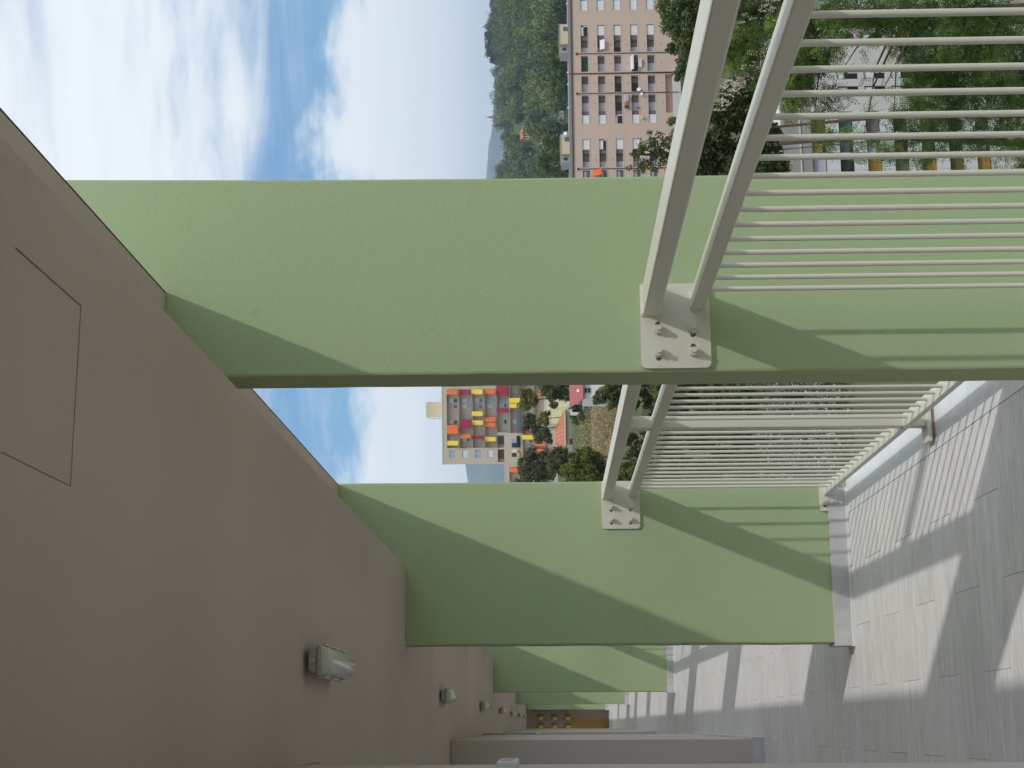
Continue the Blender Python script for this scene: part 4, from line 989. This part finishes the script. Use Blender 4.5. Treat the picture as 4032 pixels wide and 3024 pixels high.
for lb, x, y0, y1, Y in (('pale curved retaining wall on the slope behind the pink roof', 2205, 437, 470, 620), ('long pale retaining wall on the terraced hill', 2106, 420, 490, 980), ('short grey ruin wall on the terraced hill', 2092, 410, 436, 985)):
    X0, X1, Z0, Z1 = box_px(x, x+9, y0, y1, Y, 0); t = thing('retaining_wall', lb, 'wall', ((X0+X1)/2, Y, Z0)); MB().box(X0, X1, Y, Y+1, Z0-2, Z1).obj('wall', 'concrete', t)

# ------------------------------------------------------------------ wooded hill
gw = np.random.default_rng(21)
def hill_tree(label, blobs, Y, m, n=900, group='trees standing out on the wooded hill'):
    return tree('hill_tree', label, blobs, Y, m, Y*.0016, n, 'tree', group, limb=False, k=6)
tree('hill_tree', 'yellow green tree behind the roof of the pink block, right of centre', [(2190,190,30),(2215,240,34),(2180,250,30),(2200,300,34),(2215,350,30),(2180,340,24),(2225,180,24)], 345, 'leaf_bright', .62, 4500, limb=False)
tree('hill_tree', 'yellow green tree behind the left roof end of the pink block', [(2170,560,38),(2200,600,40),(2150,620,34),(2210,660,42),(2160,670,34),(2225,540,26),(2130,640,26)], 340, 'leaf_bright', .62, 5000, limb=False)
tree('hill_tree', 'dark bush at the stair tower of the pink block', [(2228,495,16),(2222,510,14),(2232,670,20),(2226,640,16)], 330, 'leaf_mid', .55, 1400, limb=False)
PINE = [(1934,95,36),(1928,130,36),(1926,165,36),(1932,198,34),(1944,228,26),(1956,115,38),(1954,160,38),(1956,200,34),(1946,72,26)]
_o = ['leftmost', 'second from the left', 'third from the left', 'fourth from the left', 'middle', 'fourth from the right', 'third from the right', 'second from the right', 'rightmost']
for j, (x, y, r) in enumerate(sorted(PINE, key=lambda p: -p[1])):
    tree('umbrella_pine', 'dark round crowned pine, %s in the clump on the ridge' % _o[j], [(x, y, r), (x+10, y+10, r*.8), (x+26, y, r*.7)], 1290+8*j, 'leaf_pine', 2.1, 900, 'tree', 'dark pines clumped on the ridge', limb=False, k=6)
V_all, Q_all, T_all, off = [], [], [], 0
n_tree = 0
singles = 0
for (x0, x1, y0, y1, cnt) in [(1935, 2240, -60, 720, 760), (1960, 2240, 1380, 1930, 60)]:
    for _ in range(cnt):
        ix, iy = gw.uniform(x0, x1), gw.uniform(y0, y1)
        if iy < 1000 and ix < np.interp(iy, [-60, 0, 60, 240, 300, 400, 520, 620, 660, 720], [1905, 1935, 1945, 1975, 1968, 1972, 1985, 2010, 1990, 1965])+12: continue
        p = ground_hit(ix, iy, 370, 1420, 10.0)
        if p is None: continue
        if 2040 < ix < 2122 and 482 < iy < 562 or 2118 < ix < 2200 and 518 < iy < 590 or 2085 < ix < 2140 and 405 < iy < 495 or 2195 < ix < 2240 and 425 < iy < 480: continue
        Y = p[1]; r = gw.uniform(3.5, 6) if gw.random() < .6 else gw.uniform(6, 9); c = p+np.array((0, 0, r*.9))
        L = sub_lobes(gw, c, (r, r, r*1.05), 7, .6, (.4, .62))
        V, q_, ti = cloud(gw, L, int(330 if Y > 900 else 420), 1.35, 1.0, .3)
        ti = np.clip(ti+gw.normal(0, .33), 0, 1)
        V_all.append(V); Q_all.append(q_+off); T_all.append(ti); off += len(V)
wood = npmesh('wood', np.concatenate(V_all), np.concatenate(Q_all), np.concatenate(T_all), 'leaf_far', kind='stuff')
tag(wood, 'mixed green wood covering the hill', 'wood')
for j in range(46):      # crowns of the skyline one can tell apart
    iy = gw.uniform(-30, 700); ix = np.interp(iy, [-60, 0, 60, 240, 300, 400, 520, 620, 660, 720], [1905, 1935, 1945, 1975, 1968, 1972, 1985, 2010, 1990, 1965])+gw.uniform(2, 22)
    if 440 < iy < 478: continue
    tree('ridge_tree', 'green tree on the skyline of the wooded hill', [(ix, iy, gw.uniform(11, 20))], 1280+gw.uniform(-60, 40), 'leaf_far', 1.7, 260, 'tree', 'trees along the skyline of the hill', limb=False, k=5)

# ------------------------------------------------------------------ air
hz = MB().box(-2950, 4450, -1950, 7950, -75, 372).obj('haze', None, kind='stuff'); tag(hz, 'thin blue summer haze in the air', 'haze')
m = bpy.data.materials.new('haze_air'); m.use_nodes = True; t = m.node_tree; t.nodes.clear()
pv = N(t, 'ShaderNodeVolumePrincipled'); pv.inputs['Color'].default_value = (.55, .76, 1, 1); pv.inputs['Density'].default_value = .00013; pv.inputs['Anisotropy'].default_value = .2
ou = N(t, 'ShaderNodeOutputMaterial'); t.links.new(pv.outputs[0], ou.inputs['Volume']); hz.data.materials.append(m)
